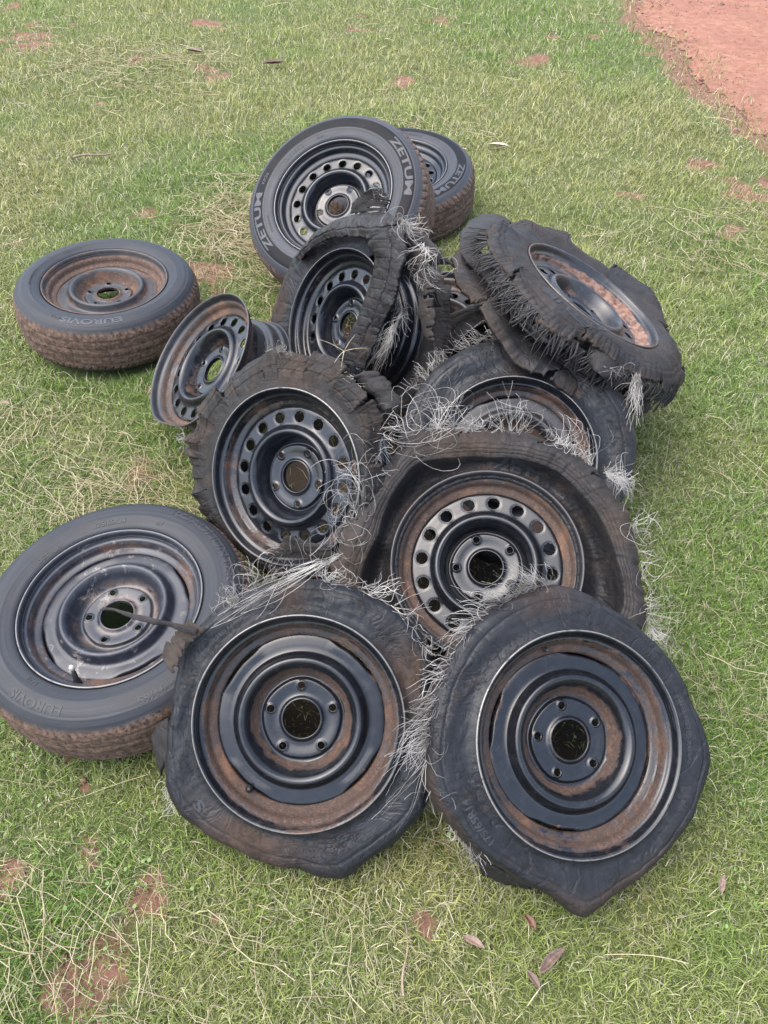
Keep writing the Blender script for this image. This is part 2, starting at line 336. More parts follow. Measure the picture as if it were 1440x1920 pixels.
def build_valve(parent, ang, r, z0, length, rad=.0055, cap=False, lean=0.25):
    a = math.radians(ang); prof = [(0.0001, 0), (rad * 1.5, 0), (rad * 1.35, length * .15), (rad * .95, length * .3), (rad * .8, length * .75), (rad * .62, length * .8), (rad * .62, length), (.0001, length)]
    th = np.linspace(0, 2 * np.pi, 14, endpoint=False); p = np.array(prof)
    P = np.stack([p[:, 0][None] * np.cos(th)[:, None], p[:, 0][None] * np.sin(th)[:, None], p[:, 1][None] + 0 * th[:, None]], -1)
    P[..., 0] -= P[..., 2] * lean * math.cos(a); P[..., 1] -= P[..., 2] * lean * math.sin(a)
    P += np.array([r * math.cos(a), r * math.sin(a), z0])
    v = sheet('valve_stem', P, M['valve_rubber'], parent, flip=True)
    if cap:
        q = np.array([(.0001, -.001), (rad * .8, -.001), (rad * .85, .006), (rad * .6, .010), (.0001, .0105)])
        Q = np.stack([q[:, 0][None] * np.cos(th)[:, None], q[:, 0][None] * np.sin(th)[:, None], q[:, 1][None] + 0 * th[:, None]], -1)
        Q += np.array([r * math.cos(a) - length * lean * math.cos(a), r * math.sin(a) - length * lean * math.sin(a), z0 + length])
        sheet('valve_cap', Q, M['valve_cap'], v, flip=True)
    return v

# ------------------------------------------------------------------ whole tyres
def intact_tyre(parent, k, Rt, Rr, W, mat, groove=.0045, sipe_deg=4.5, band=None, gk=.32):
    """Rt outer radius, Rr rim flange radius, W section width; the front sidewall is at z = +.009"""
    H = Rt - Rr; b = .009
    half = [(Rr - .010, -.012), (Rr - .002, -.009), (Rr + .002, -.003), (Rr + .006, .0015), (Rr + .012, .004), (Rr + H * .28, b - .001), (Rr + H * .33, b + .0006), (Rr + H * .42, b),
            (Rr + H * .60, b - .002), (Rr + H * .68, b - .0055), (Rr + H * .71, b - .0055), (Rr + H * .74, b - .008), (Rr + H * .82, b - .014), (Rr + H * .89, b - .023), (Rr + H * .95, b - .034), (Rr + H * .985, b - .048), (Rt, -W * .40)]
    full = half + [(Rt + .001, b - W / 2)] + [(r, 2 * b - W - z) for r, z in half[::-1]]
    n = 150; p = smooth_prof(full, n); Tn = 640; th = np.linspace(0, 2 * np.pi, Tn, endpoint=False)
    R = p[:, 0][None] + 0 * th[:, None]; Z = p[:, 1][None] + 0 * th[:, None]; zc = b - W / 2
    y = (p[:, 1] - zc) / (W / 2)                                       # -1..1 across the tyre
    tread = smoothstep(Rr + H * .86, Rr + H * .93, p[:, 0])
    g = np.zeros(n)
    for c in (-.45, -.15, .15, .45): g += np.exp(-((y - c) / .045) ** 4)
    sh = smoothstep(.52, .6, np.abs(y)) * tread
    ph = (np.degrees(th)[:, None] + 6 * np.abs(y)[None] ** 2) % sipe_deg / sipe_deg
    sip = (np.exp(-((ph - .5) / .10) ** 2)) * sh[None]
    inner = (np.exp(-(((ph + .5) % 1 - .5) / .09) ** 2)) * (tread * smoothstep(.60, .5, np.abs(y)))[None] * .28
    dep = groove * np.clip(np.maximum(gk * g[None] * tread[None], np.maximum(sip, inner)), 0, 1)
    N = noise2(np.cos(th)[:, None] * 9 + 40 + 0 * R, np.sin(th)[:, None] * 9 + p[:, 1][None] * 60 + 40, k + 3, 4)
    R = R - dep * (.7 + .7 * np.clip(N, -1, 1)) + tread[None] * N * .002
    P = np.stack([R * np.cos(th)[:, None], R * np.sin(th)[:, None], Z + 0 * R], -1)
    pol = np.stack([np.cos(th)[:, None] + 0 * R, np.sin(th)[:, None] + 0 * R, 0 * R + np.linspace(0, .5, n)[None]], -1)
    dirt = smoothstep(Rr + H * .84, Rr + H * .95, p[:, 0])[None] * (1 - .35 * dep / max(groove, 1e-4))
    bd = 0 * R
    if band: bd = (smoothstep(band[0] - .001, band[0] + .001, R) * smoothstep(band[1] + .001, band[1] - .001, R)) * (Z > zc)
    o = sheet('tyre', P, mat, parent, attrs={'pol': pol, 'dirt': dirt + 0 * R, 'band': bd}); SURF[o.name] = p[:n // 2]; return o

SURF = {}
def arc_text(parent, txt, r, start_deg, size, z, mat, wide=1.0, spacing=1.0, bold=.03, h=.0009, name='sidewall_lettering', project=False):
    cu = bpy.data.curves.new('lettering', 'FONT'); cu.body = txt; cu.size = 1.0; cu.extrude = .02; cu.offset = bold; cu.space_character = spacing; cu.resolution_u = 3
    ob = bpy.data.objects.new('lettering', cu); COL.objects.link(ob)
    dg = bpy.context.evaluated_depsgraph_get(); me = bpy.data.meshes.new_from_object(ob.evaluated_get(dg))
    bpy.data.objects.remove(ob); bpy.data.curves.remove(cu)
    bm = bmesh.new(); bm.from_mesh(me)
    for q in range(2):
        es = [e for e in bm.edges if e.calc_length() > .25]
        if es: bmesh.ops.subdivide_edges(bm, edges=es, cuts=1)
    a0 = math.radians(start_deg); sf = SURF.get(parent.name)
    if sf is not None: sf = sf[sf[:, 1] > -.02]
    for v in bm.verts:
        x = v.co.x * size * wide; y = v.co.y * size; rr = r + y; a = a0 - x / r
        zz = z if sf is None else float(np.interp(rr, sf[sf[:, 0].argsort()][:, 0], sf[sf[:, 0].argsort()][:, 1]))
        v.co = Vector((rr * math.cos(a), rr * math.sin(a), zz + (h if v.co.z > 0 else -.002)))
    if project:      # lay the letters on the buckled rubber
        from mathutils.bvhtree import BVHTree
        pm_ = parent.data; tree = BVHTree.FromPolygons([v.co for v in pm_.vertices], [tuple(p.vertices) for p in pm_.polygons])
        for v in bm.verts:
            hit = tree.ray_cast(Vector((v.co.x, v.co.y, .2)), Vector((0, 0, -1)))[0]
            if hit: v.co.z = hit.z + (h if v.co.z > z else -.002)
    bm.to_mesh(me); bm.free(); me.name = name; me.materials.clear(); me.materials.append(mat)
    o = bpy.data.objects.new(name, me); COL.objects.link(o); o.parent = parent; return o

# ------------------------------------------------------------------ flat and torn tyres
def polar(th, R, Z): return np.stack([R * np.cos(th)[:, None], R * np.sin(th)[:, None], Z], -1)
def flat_tyre(parent, k, Rtab, mat, zf=None, rang=None, rb=.187, tw=.15, dirtfn=None, crush=1.0):
    """an airless tyre: one sheet from the front bead out to the folded edge and back to the rear bead"""
    S = [(0, -.012), (.015, -.006), (.05, -.0045), (.12, -.010), (.25, -.016), (.4, -.016), (.6, -.014), (.78, -.016), (.88, -.020), (.95, -.027), (.985, -.036), (1, -.050),
         (.99, -.068), (.95, -.088), (.85, -.108), (.6, -.128), (.3, -.143), (.1, -.150), (0, -.148)]
    n = 90; p = smooth_prof(S, n); Tn = 360
    if rang: th = np.linspace(math.radians(rang[0]), math.radians(rang[1]), Tn)
    else: th = np.linspace(0, 2 * np.pi, Tn, endpoint=False)
    Ro = interp_ring(Rtab, th, 3 if not rang else 0)
    s = p[:, 0][None]; z = p[:, 1][None] + 0 * th[:, None]
    R = rb + (Ro[:, None] - rb) * s
    X, Y = R * np.cos(th)[:, None], R * np.sin(th)[:, None]; U = np.linspace(0, 1, n)[None]
    big = noise2(X * 9 + 30, Y * 9 + U * 3 + 30, k, 3); wr = noise2(np.cos(th)[:, None] * 26 + 60, np.sin(th)[:, None] * 26 + U * 2 + 60, k + 1, 3)
    env = np.clip(s * 3, 0, 1); z = z + big * .004 * env * crush + wr * .0008 * env
    R = R + env * noise2(X * 30 + 9, Y * 30 + U * 9, k + 2, 3) * .0022
    if zf is not None: z = z + interp_ring(zf, th, 7)[:, None] * s ** 1.3
    # creases that run round the sidewall
    z = z - .0022 * env * np.exp(-((p[:, 0][None] - .70 - .05 * vnoise(Tn, k + 5, 3, 3)[:, None]) / .018) ** 2) * (U < .5) - .0016 * env * np.exp(-((p[:, 0][None] - .9) / .012) ** 2) * (U < .5)
    # short sipes along the shoulder
    ph = np.degrees(th)[:, None] % 3.6 / 3.6
    R = R - .0022 * np.exp(-((ph - .5) / .14) ** 2) * np.exp(-((U - .56) / .06) ** 2)
    P = polar(th, R, z)
    pol = np.stack([np.cos(th)[:, None] + 0 * R, np.sin(th)[:, None] + 0 * R, 0 * R + U * .4], -1)
    dirt = 0 * R
    if dirtfn: dirt = dirtfn(np.degrees(th)[:, None] % 360, s + 0 * R, U + 0 * R)
    dirt = np.maximum(dirt, .5 * smoothstep(.93, 1.0, s + 0 * R))
    return sheet('tyre', P, mat, parent, closed=not rang, attrs={'pol': pol, 'dirt': dirt}, thick=.007)

def ribbon(name, A, B, mat, parent, k=0, n=40, m=14, bulge=.01, jag=.004, thick=.006, cuts=0, jagside=2, slits=0, dirt=.15):
    """torn strip of rubber between two edges, given in the wheel's own frame"""
    a = smooth_prof(A, n); b = smooth_prof(B, n); r = np.random.default_rng(k + 99)
    v = np.linspace(0, 1, m)[None, :, None]
    ja = (vnoise(n, k + 71, 3, max(3, n // 7)) * jag)[:, None]; dirn = (b - a) / np.maximum(np.linalg.norm(b - a, axis=1, keepdims=True), 1e-6)
    if jagside in (0, 2): a = a + dirn * ja
    if jagside in (1, 2): b = b + dirn * (vnoise(n, k + 73, 4, max(3, n // 7)) * jag * 1.5)[:, None]
    P = a[:, None] * (1 - v) + b[:, None] * v
    P[..., 2] += np.sin(np.pi * v[..., 0]) * bulge + noise2(P[..., 0] * 25 + 9, P[..., 1] * 25 + 9, k, 3) * .004
    if slits:      # tread slits across part of the strip
        q = (np.arange(n)[:, None] * slits / n) % 1; vv = v[..., 0]; P[..., 2] -= .005 * np.exp(-((q - .5) / .09) ** 2) * smoothstep(.12, .2, vv) * smoothstep(.62, .5, vv) + .003 * np.exp(-((vv - .66) / .03) ** 2)
    keep = np.ones((n - 1, m - 1), bool)
    for i in range(cuts):
        t = r.integers(1, n - 2); keep[t, m // 2 + r.integers(-2, 3):] = False
    U = np.linspace(0, 1, n)[:, None]; pol = np.stack([U * 3 + 0 * P[..., 0], v[..., 0] + 0 * P[..., 0], v[..., 0] * .2 + 0 * P[..., 0]], -1)
    o = sheet(name, P, mat, parent, closed=False, keep=keep, attrs={'pol': pol, 'dirt': 0 * P[..., 0] + dirt}, thick=thick)
    return o

def strands(name, specs, mat, parent, seed=1, rad=.00042, sides=3, npt=14, sag=.3, up=None):
    """loose cords: every strand is a thin tube from a point on the base line to a point near the tip line"""
    r = np.random.default_rng(seed); V = []; F = []; off = 0
    for base, tip, n, spread, curl in specs:
        n = max(2, int(n * (.30 if curl > .025 else .8))); spread *= .7
        bn = smooth_prof(base, 60) if len(base) > 2 else resample(base, 60)[0]; tn = smooth_prof(tip, 60) if len(tip) > 2 else resample(tip, 60)[0]
        nt = max(4, n // 6); tufts = np.sort(r.uniform(0, 1, nt)); tj = r.normal(0, spread * 1.1, (nt, 3)); tl = r.uniform(.55, 1.2, nt)
        for i in range(n):
            q = r.integers(nt); t = np.clip(tufts[q] + r.normal(0, .015), 0, 1); j = int(t * 59); t2 = int(np.clip(t + r.normal(0, .02), 0, 1) * 59)
            A = bn[j] + r.normal(0, .003, 3); L = tl[q] * r.uniform(.6, 1.1)
            B = A + (tn[t2] - bn[j]) * L + tj[q] + r.normal(0, spread, 3) * .7
            u = np.linspace(0, 1, npt)[:, None]; pts = A * (1 - u) + B * u
            D = B - A; ln = np.linalg.norm(D) + 1e-6; e1 = np.cross(D / ln, r.normal(0, 1, 3)); e1 /= np.linalg.norm(e1) + 1e-6; e2 = np.cross(D / ln, e1)
            c = curl * r.uniform(.2, 1.3); w1 = r.uniform(.5, 1.6) * np.pi * (1.6 if curl > .035 else 1)
            pts = pts + e1 * np.sin(u * w1) * c + e2 * (1 - np.cos(u * w1 * .8)) * c * .7 + D * np.sin(u * w1 * 1.3) * curl * .5 / max(ln, .03) * .5
            pts = pts + np.cumsum(r.normal(0, .0006, (npt, 3)), 0)
            pts[:, 2] += .35 * c * np.sin(u[:, 0] * np.pi)
            T = np.gradient(pts, axis=0); T /= np.linalg.norm(T, axis=1, keepdims=True) + 1e-9
            n1 = np.cross(T, e1 + .01); n1 /= np.linalg.norm(n1, axis=1, keepdims=True) + 1e-9; n2 = np.cross(T, n1)
            rr = rad * r.uniform(.45, 1.6) * np.linspace(1, .6, npt)[:, None]
            for s in range(sides):
                a = 2 * math.pi * s / sides; V.append(pts + (n1 * math.cos(a) + n2 * math.sin(a)) * rr)
            for s in range(sides):
                s2 = (s + 1) % sides; i0 = off + s * npt + np.arange(npt - 1); i1 = off + s2 * npt + np.arange(npt - 1)
                F.append(np.stack([i0, i1, i1 + 1, i0 + 1], 1))
            off += sides * npt
    o = raw_mesh(name, np.concatenate(V), np.concatenate(F), mat, parent)
    o['kind'] = 'stuff'; return o

# ------------------------------------------------------------------ ground
SOIL_SPOTS = [(-.49, .37, .075), (-.55, .55, .05), (-.68, .50, .06), (-.42, .47, .04), (-1.03, 5.14, .22), (-2.4, 5.9, .35), (-1.0, 3.2, .09), (-.62, 2.72, .12), (-.69, 1.6, .07), (.9, 5.3, .2),
              (-.30, .43, .035), (-.6, .68, .03), (1.75, 3.4, .2), (1.45, 3.1, .07), (-.83, 1.28, .04), (-1.6, 4.6, .15), (.1, 4.9, .12), (1.55, 3.75, .12), (.62, .36, .03), (-.2, 6.0, .3), (-.75, .35, .05), (.08, .42, .025)]
EDGE = [(-1, 3.2), (1.5, 2.9), (2.6, 2.25), (3.3, 2.02), (3.97, 1.91), (4.34, 1.87), (4.67, 1.90), (5.14, 1.92), (5.56, 1.92), (5.92, 1.90), (6.76, 1.95), (9, 1.6), (14, 1.4), (40, 1.0), (400, 0)]
def path_mask(X, Y):
    e = np.interp(Y, [a for a, b in EDGE], [b for a, b in EDGE])
    return X - e + .16 * noise2(X * 1.6 + 80, Y * 1.6 + 80, 5, 4) + .05 * noise2(X * 9 + 80, Y * 9 + 80, 6, 3)
def soil_mask(X, Y):
    s = np.zeros(np.shape(X))
    wob = noise2(X * 7 + 50, Y * 7 + 50, 9, 4)
    for x, y, r in SOIL_SPOTS:
        d = np.hypot((X - x), (Y - y) * .8) / (r * (.8 if y < 4 else .55)); s = np.maximum(s, .76 * smoothstep(1.3, .0, d + wob * 1.3))
    n = noise2(X * 2.6 + 50, Y * 2.6 + 50, 10, 5, .6)
    s = np.maximum(s, .8 * smoothstep(.42, .72, n) * (.35 + .65 * smoothstep(.0, .4, wob)))
    return np.clip(s, 0, 1)
def height(X, Y):
    near = smoothstep(60, 12, np.hypot(X, Y))
    return (noise2(X * .9 + 70, Y * .9 + 70, 21, 3) * .012 + noise2(X * 6 + 70, Y * 6 + 70, 22, 3) * .004) * near - .006

def axis(lo, hi, step, far): 
    c = np.arange(lo, hi + 1e-6, step); g = []; d = step; x = hi
    while x < far: d *= 1.35; x += d; g.append(x)
    g2 = []; d = step; x = lo
    while x > -far: d *= 1.35; x -= d; g2.append(x)
    return np.array(g2[::-1] + list(c) + g)
gx, gy = axis(-4, 4, .025, 600), axis(-1, 8.5, .025, 600)
GX, GY = np.meshgrid(gx, gy, indexing='ij')
GZ = height(GX, GY); soil = np.maximum(soil_mask(GX, GY), smoothstep(-.28, -.0, path_mask(GX, GY)))
def soil_material():
    t = NT('red_soil_and_thatch'); o = t.obj(); s = t.attr('soil')
    fine = t.noise(o, 150, 6, .75); mid = t.noise(o, 30, 6, .7)
    dirt = t.mix(t.ramp(mid, .3, .7), (.12, .062, .043), (.21, .115, .082))
    dirt = t.mix(t.ramp(fine, .5, .75, 0, .7), dirt, (.09, .045, .03))
    thatch = t.mix(t.ramp(t.noise(o, 220, 5, .8, 1.5), .35, .7), (.030, .040, .014), (.11, .115, .05))
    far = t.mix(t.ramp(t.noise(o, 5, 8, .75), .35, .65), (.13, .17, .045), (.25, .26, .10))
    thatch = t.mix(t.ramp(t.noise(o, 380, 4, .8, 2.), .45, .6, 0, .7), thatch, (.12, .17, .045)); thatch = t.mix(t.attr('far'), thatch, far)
    f = t.ramp(t.mth('ADD', s, t.mth('MULTIPLY', t.mth('SUBTRACT', mid, .5), .6)), .25, .6)
    nrm = t.bump(t.mth('ADD', t.mth('MULTIPLY', fine, .5), mid), .8, .012)
    return t.done(t.mix(t.attr('heap_shade'), t.mix(f, thatch, dirt), (.030, .022, .015)), .95, nrm, spec=.2)
DARK = [(-.18, .81, .13), (.41, .77, .13), (-.28, 1.5, .2), (.25, 1.25, .25), (-.15, 2.2, .2), (.4, 1.7, .25), (.55, 2.0, .2), (-.1, 1.75, .25), (.1, 1.0, .15)]   # shade under the heap, painted dark into the ground, grass thinned there
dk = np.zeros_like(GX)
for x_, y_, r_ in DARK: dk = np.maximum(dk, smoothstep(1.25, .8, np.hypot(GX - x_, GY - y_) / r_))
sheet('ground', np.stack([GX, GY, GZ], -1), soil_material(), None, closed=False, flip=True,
      attrs={'heap_shade': dk, 'soil': soil, 'far': smoothstep(6.5, 8.5, np.hypot(GX, GY))})['kind'] = 'structure'

def path_material():
    t = NT('red_dirt_path'); o = t.obj()
    big = t.noise(o, 2.2, 5, .6); mid = t.noise(o, 16, 6, .7, .6); fine = t.noise(o, 120, 6, .8)
    c = t.mix(t.ramp(mid, .35, .65), (.25, .112, .075), (.34, .18, .128))
    c = t.mix(t.ramp(big, .35, .7, 0, .6), c, (.24, .115, .085))
    c = t.mix(t.ramp(fine, .60, .75, 0, .8), c, (.15, .065, .045)); c = t.mix(t.ramp(t.noise(o, 260, 3), .70, .76, 0, .7), c, (.42, .31, .26))
    nrm = t.bump(t.mth('ADD', t.mth('MULTIPLY', mid, 1.5), t.mth('MULTIPLY', fine, .6)), .9, .02)
    return t.done(c, .95, nrm, spec=.15)
px_, py_ = axis(1.2, 4.5, .03, 40), axis(1, 9, .03, 600)
px_ = px_[px_ > .2]; PX, PY = np.meshgrid(px_, py_, indexing='ij')
pm = path_mask(PX, PY) > 0
PZ = height(PX, PY) + .004 + .006 * smoothstep(0, .4, path_mask(PX, PY)) + .007 * noise2(PX * 5 + 20, PY * 5 + 20, 33, 4) * smoothstep(0, .3, path_mask(PX, PY)) * smoothstep(14, 8, np.hypot(PX, PY))
sheet('dirt_path', np.stack([PX, PY, np.maximum(PZ, GZ.min() * 0 + height(PX, PY) + .003)], -1), path_material(), None, closed=False, flip=True, keep=(pm[:-1, :-1] & pm[1:, 1:]))['kind'] = 'structure'

# ------------------------------------------------------------------ grass, straw, weeds
FOOT = []                                  # (x, y, r) where something lies on the turf
def scatter(n, seed, dmin=.15, dmax=8.6, flat=1.3, pw=2.0):
    """points thinned with distance from the spot the photograph was taken at"""
    r = np.random.default_rng(seed); X = []; Y = []
    tot = 0
    while tot < n:
        y = r.uniform(-.3, dmax, n * 2); x = r.uniform(-1, 1, n * 2) * 5.6
        d = np.hypot(x * .4, y); p = np.minimum(1, (flat / np.maximum(d, .01)) ** pw)
        k = (r.uniform(0, 1, len(x)) < p) & (np.abs(x) < 1.15 + .60 * np.maximum(y, 0))
        X.append(x[k]); Y.append(y[k]); tot += k.sum()
    return np.concatenate(X)[:n], np.concatenate(Y)[:n]

def grass_mat(name, rough=.6):
    t = NT(name); c = t.attr('tint', 'Color')
    m = t.done(c, rough, spec=.25)
    # thin blades let some light through
    tr = t.n('ShaderNodeBsdfTranslucent'); t.put(tr.inputs[0], c); mx = t.n('ShaderNodeMixShader'); mx.inputs[0].default_value = .3
    t.t.links.new(t.b.outputs[0], mx.inputs[1]); t.t.links.new(tr.outputs[0], mx.inputs[2]); t.t.links.new(mx.outputs[0], t.o.inputs[0]); return m

def build_grass():
    N = 1080000; x, y = scatter(N, 3)
    r = np.random.default_rng(4)
    # gather into tufts
    tx = np.round(x / .018 + r.normal(0, .3, N)) * .018; ty = np.round(y / .018 + r.normal(0, .3, N)) * .018
    jx, jy = noise2(tx * 40, ty * 40, 61, 2) * .012, noise2(tx * 40 + 9, ty * 40 + 9, 62, 2) * .012
    kk = r.uniform(0, 1, N) < .55
    x = np.where(kk, tx + jx + r.normal(0, .003, N), x); y = np.where(kk, ty + jy + r.normal(0, .003, N), y)
    s = soil_mask(x, y); pm = path_mask(x, y); dens = noise2(x * 3.2 + 11, y * 3.2 + 11, 12, 4)
    keep = (r.uniform(0, 1, N) > s * .96) & (r.uniform(0, 1, N) > smoothstep(-.6, .30, pm) * .985) & (r.uniform(0, 1, N) < np.clip(.95 + .35 * dens, .74, 1))
    for fx, fy, fr in FOOT: keep &= np.hypot(x - fx, y - fy) > fr
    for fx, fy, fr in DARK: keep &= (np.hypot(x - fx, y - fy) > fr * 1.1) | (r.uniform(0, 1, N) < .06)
    x, y, dens = x[keep], y[keep], dens[keep]; N = len(x)
    d = np.hypot(x, y); sc = np.maximum(1, d / 1.4) ** .62
    lush = noise2(x * 1.1 + 5, y * 1.1 + 5, 14, 4); lush2 = noise2(x * 5 + 5, y * 5 + 5, 15, 3)
    L = r.gamma(5, .0042, N) * (1 + .45 * lush2) * sc ** .8; L = np.clip(L, .007, .075)
    W = r.uniform(.00045, .0010, N) * sc
    az = r.uniform(0, 2 * np.pi, N) + 1.2 * lush; lean = r.beta(2.6, 1.5, N) * 1.5       # from upright (0) to lying
    dx, dy = np.cos(az), np.sin(az); z0 = height(x, y) - .001
    lift = r.uniform(0, .012, N) * (lean > 1.1)
    bx, by, bz = x, y, z0 + lift
    mx_ = x + dx * np.sin(lean * .6) * L * .5; my_ = y + dy * np.sin(lean * .6) * L * .5; mz = bz + np.cos(lean * .6) * L * .5
    ex = mx_ + dx * np.sin(lean * 1.15) * L * .55; ey = my_ + dy * np.sin(lean * 1.15) * L * .55; ez = np.maximum(mz + np.cos(lean * 1.15) * L * .5, z0 + .002)
    wa = az + np.pi / 2 + r.normal(0, .5, N); wx, wy = np.cos(wa) * W, np.sin(wa) * W
    V = np.stack([np.stack([bx - wx, by - wy, bz], 1), np.stack([bx + wx, by + wy, bz], 1), np.stack([mx_ + wx * .8, my_ + wy * .8, mz], 1), np.stack([mx_ - wx * .8, my_ - wy * .8, mz], 1), np.stack([ex, ey, ez], 1)], 1).reshape(-1, 3)
    i = np.arange(N)[:, None] * 5
    F = i + np.array([[0, 1, 2, 3]]); T = i + np.array([[3, 2, 4]])
    u = r.uniform(0, 1, N); g = np.clip(.34 + 1.1 * lush + .35 * lush2, 0, 1)[:, None]
    deep, bright, olive, pale = np.array([.050, .105, .022]), np.array([.225, .325, .070]), np.array([.300, .300, .110]), np.array([.50, .46, .31])
    a = r.uniform(0, 1, (N, 1)); col = (deep * (1 - a) + bright * a) * g + (olive * (.55 + .7 * a)) * (1 - g)
    dry = u < (.17 + .17 * np.clip(-dens, 0, 1) + .22 * smoothstep(.0, .7, soil_mask(x, y)) + .12 * smoothstep(-.5, .0, path_mask(x, y)))
    col = np.where(dry[:, None], pale * r.uniform(.45, 1.1, (N, 1)), col)
    col *= r.uniform(.78, 1.2, (N, 1))
    tint = np.repeat(np.c_[col, np.ones(N)], 5, 0)
    o = raw_mesh('grass', V, F, grass_mat('grass_blades'), None, {'tint': tint}, smooth=False, tris=T); o['kind'] = 'stuff'
    print('grass blades', N)

def build_straw():
    r = np.random.default_rng(8); V = []; C = []; F = []
    def lot(N, seed, lmin, lmax, rad, zlo, zhi, npt, pw, cl, colA, colB, pathp=.04, kink=.25):
        x, y = scatter(N, seed, pw=pw)
        n = noise2(x * 1.7 + 31, y * 1.7 + 31, 41, 4); keep = (r.uniform(0, 1, N) < np.clip(.35 + cl * n, .03, 1)) & (r.uniform(0, 1, N) > smoothstep(-.1, .1, path_mask(x, y)) * (1 - pathp))
        for fx, fy, fr in FOOT: keep &= np.hypot(x - fx, y - fy) > fr + .01
        x, y = x[keep], y[keep]; N = len(x); d = np.hypot(x, y); sc = np.maximum(1, d / 1.5) ** .6
        L = (lmin + (lmax - lmin) * r.beta(1.2, 3, N)) * sc ** .4; az = r.uniform(0, np.pi * 2, N)
        h0 = r.uniform(zlo, zhi, N); P = np.zeros((N, npt, 3)); P[:, 0] = np.stack([x, y, height(x, y) + h0], 1)
        a = az.copy(); pit = r.normal(0, .12, N)
        cv = r.normal(0, kink, N)
        for j in range(1, npt):
            a = a + cv / npt + np.where(r.uniform(0, 1, N) < .12, r.normal(0, .9, N), 0); st = L / (npt - 1)
            P[:, j, 0] = P[:, j - 1, 0] + np.cos(a) * st; P[:, j, 1] = P[:, j - 1, 1] + np.sin(a) * st
            P[:, j, 2] = np.maximum(P[:, j - 1, 2] + np.sin(pit) * st - .15 * st * (j > npt / 2), height(P[:, j, 0], P[:, j, 1]) + .004 + h0 * .4)
        R = rad * r.uniform(.6, 1.3, N) * sc; nx, ny = -np.sin(az), np.cos(az)
        off = sum(len(v) for v in V)
        ring = np.array([[1, 0], [-.5, .87], [-.5, -.87]])
        for k in range(3):
            Q = P.copy(); Q[..., 0] += (nx * R * ring[k, 0])[:, None]; Q[..., 1] += (ny * R * ring[k, 0])[:, None]; Q[..., 2] += (R * ring[k, 1])[:, None]; V.append(Q.reshape(-1, 3))
        M3 = N * npt; base = (np.arange(N)[:, None] * npt + np.arange(npt - 1)[None]).ravel()
        for k in range(3):
            k2 = (k + 1) % 3; F.append(off + np.stack([k * M3 + base, k2 * M3 + base, k2 * M3 + base + 1, k * M3 + base + 1], 1))
        t = r.uniform(0, 1, (N, 1)); c = (np.array(colA) * t + np.array(colB) * (1 - t)) * r.uniform(.75, 1.15, (N, 1)); c = np.repeat(np.c_[c, np.ones(N)], npt, 0); C.extend([c, c, c])
    lot(60000, 81, .012, .05, .00045, .008, .024, 4, 1.7, .8, (.50, .45, .29), (.27, .24, .13), .02)
    lot(3200, 82, .05, .20, .0007, .012, .032, 8, 1.5, .9, (.62, .55, .37), (.40, .33, .19), .04)
    lot(2200, 83, .02, .09, .0011, .008, .024, 5, 1.6, 1.2, (.56, .50, .36), (.34, .27, .19), .08)
    # a few armfuls of raked stalks
    for cx, cy, w, n in [(-.55, 2.95, .30, 420), (-.45, 3.3, .4, 300), (-.72, 1.45, .25, 260), (-1.1, 1.75, .3, 130), (-.58, .33, .2, 130), (-1.5, 5.1, .6, 300), (-.35, 2.6, .2, 120), (.15, 4.0, .5, 120), (1.35, 2.9, .35, 140), (1.9, 3.0, .4, 120), (.9, .9, .3, 50), (-.2, .35, .3, 60)]:
        x = r.normal(cx, w * .5, n); y = r.normal(cy, w * .5, n); P = []
        for i in range(n):
            L = r.uniform(.04, .20); a = r.uniform(0, 2 * np.pi); h = r.uniform(.012, .04); q = []
            for j in range(6):
                q.append((x[i] + math.cos(a) * L * j / 5, y[i] + math.sin(a) * L * j / 5, h + r.normal(0, .002))); a += r.normal(0, .10)
            P.append(q)
        P = np.array(P); 
        for fx, fy, fr in FOOT:
            ok = np.all(np.hypot(P[..., 0] - fx, P[..., 1] - fy) > fr, 1); P = P[ok]
        N = len(P)
        if not N: continue
        R = r.uniform(.0005, .0011, N) * max(1, (cy / 1.5) ** .6); off = sum(len(v) for v in V); npt = 6
        for k, (cA, cB) in enumerate([(1, 0), (-.5, .87), (-.5, -.87)]):
            Q = P.copy(); Q[..., 0] += (R * cA)[:, None]; Q[..., 1] += (R * cA)[:, None] * .7; Q[..., 2] += (R * cB)[:, None]; V.append(Q.reshape(-1, 3))
        M3 = N * npt; base = (np.arange(N)[:, None] * npt + np.arange(npt - 1)[None]).ravel()
        for k in range(3):
            k2 = (k + 1) % 3; F.append(off + np.stack([k * M3 + base, k2 * M3 + base, k2 * M3 + base + 1, k * M3 + base + 1], 1))
        t = r.uniform(0, 1, (N, 1)); c = np.array([.60, .53, .36]) * t + np.array([.38, .31, .18]) * (1 - t); c = np.repeat(np.c_[c, np.ones(N)], npt, 0); C.extend([c, c, c])
    o = raw_mesh('straw', np.concatenate(V), np.concatenate(F), grass_mat('dry_straw', .7), None, {'tint': np.concatenate(C)}, smooth=False); o['kind'] = 'stuff'

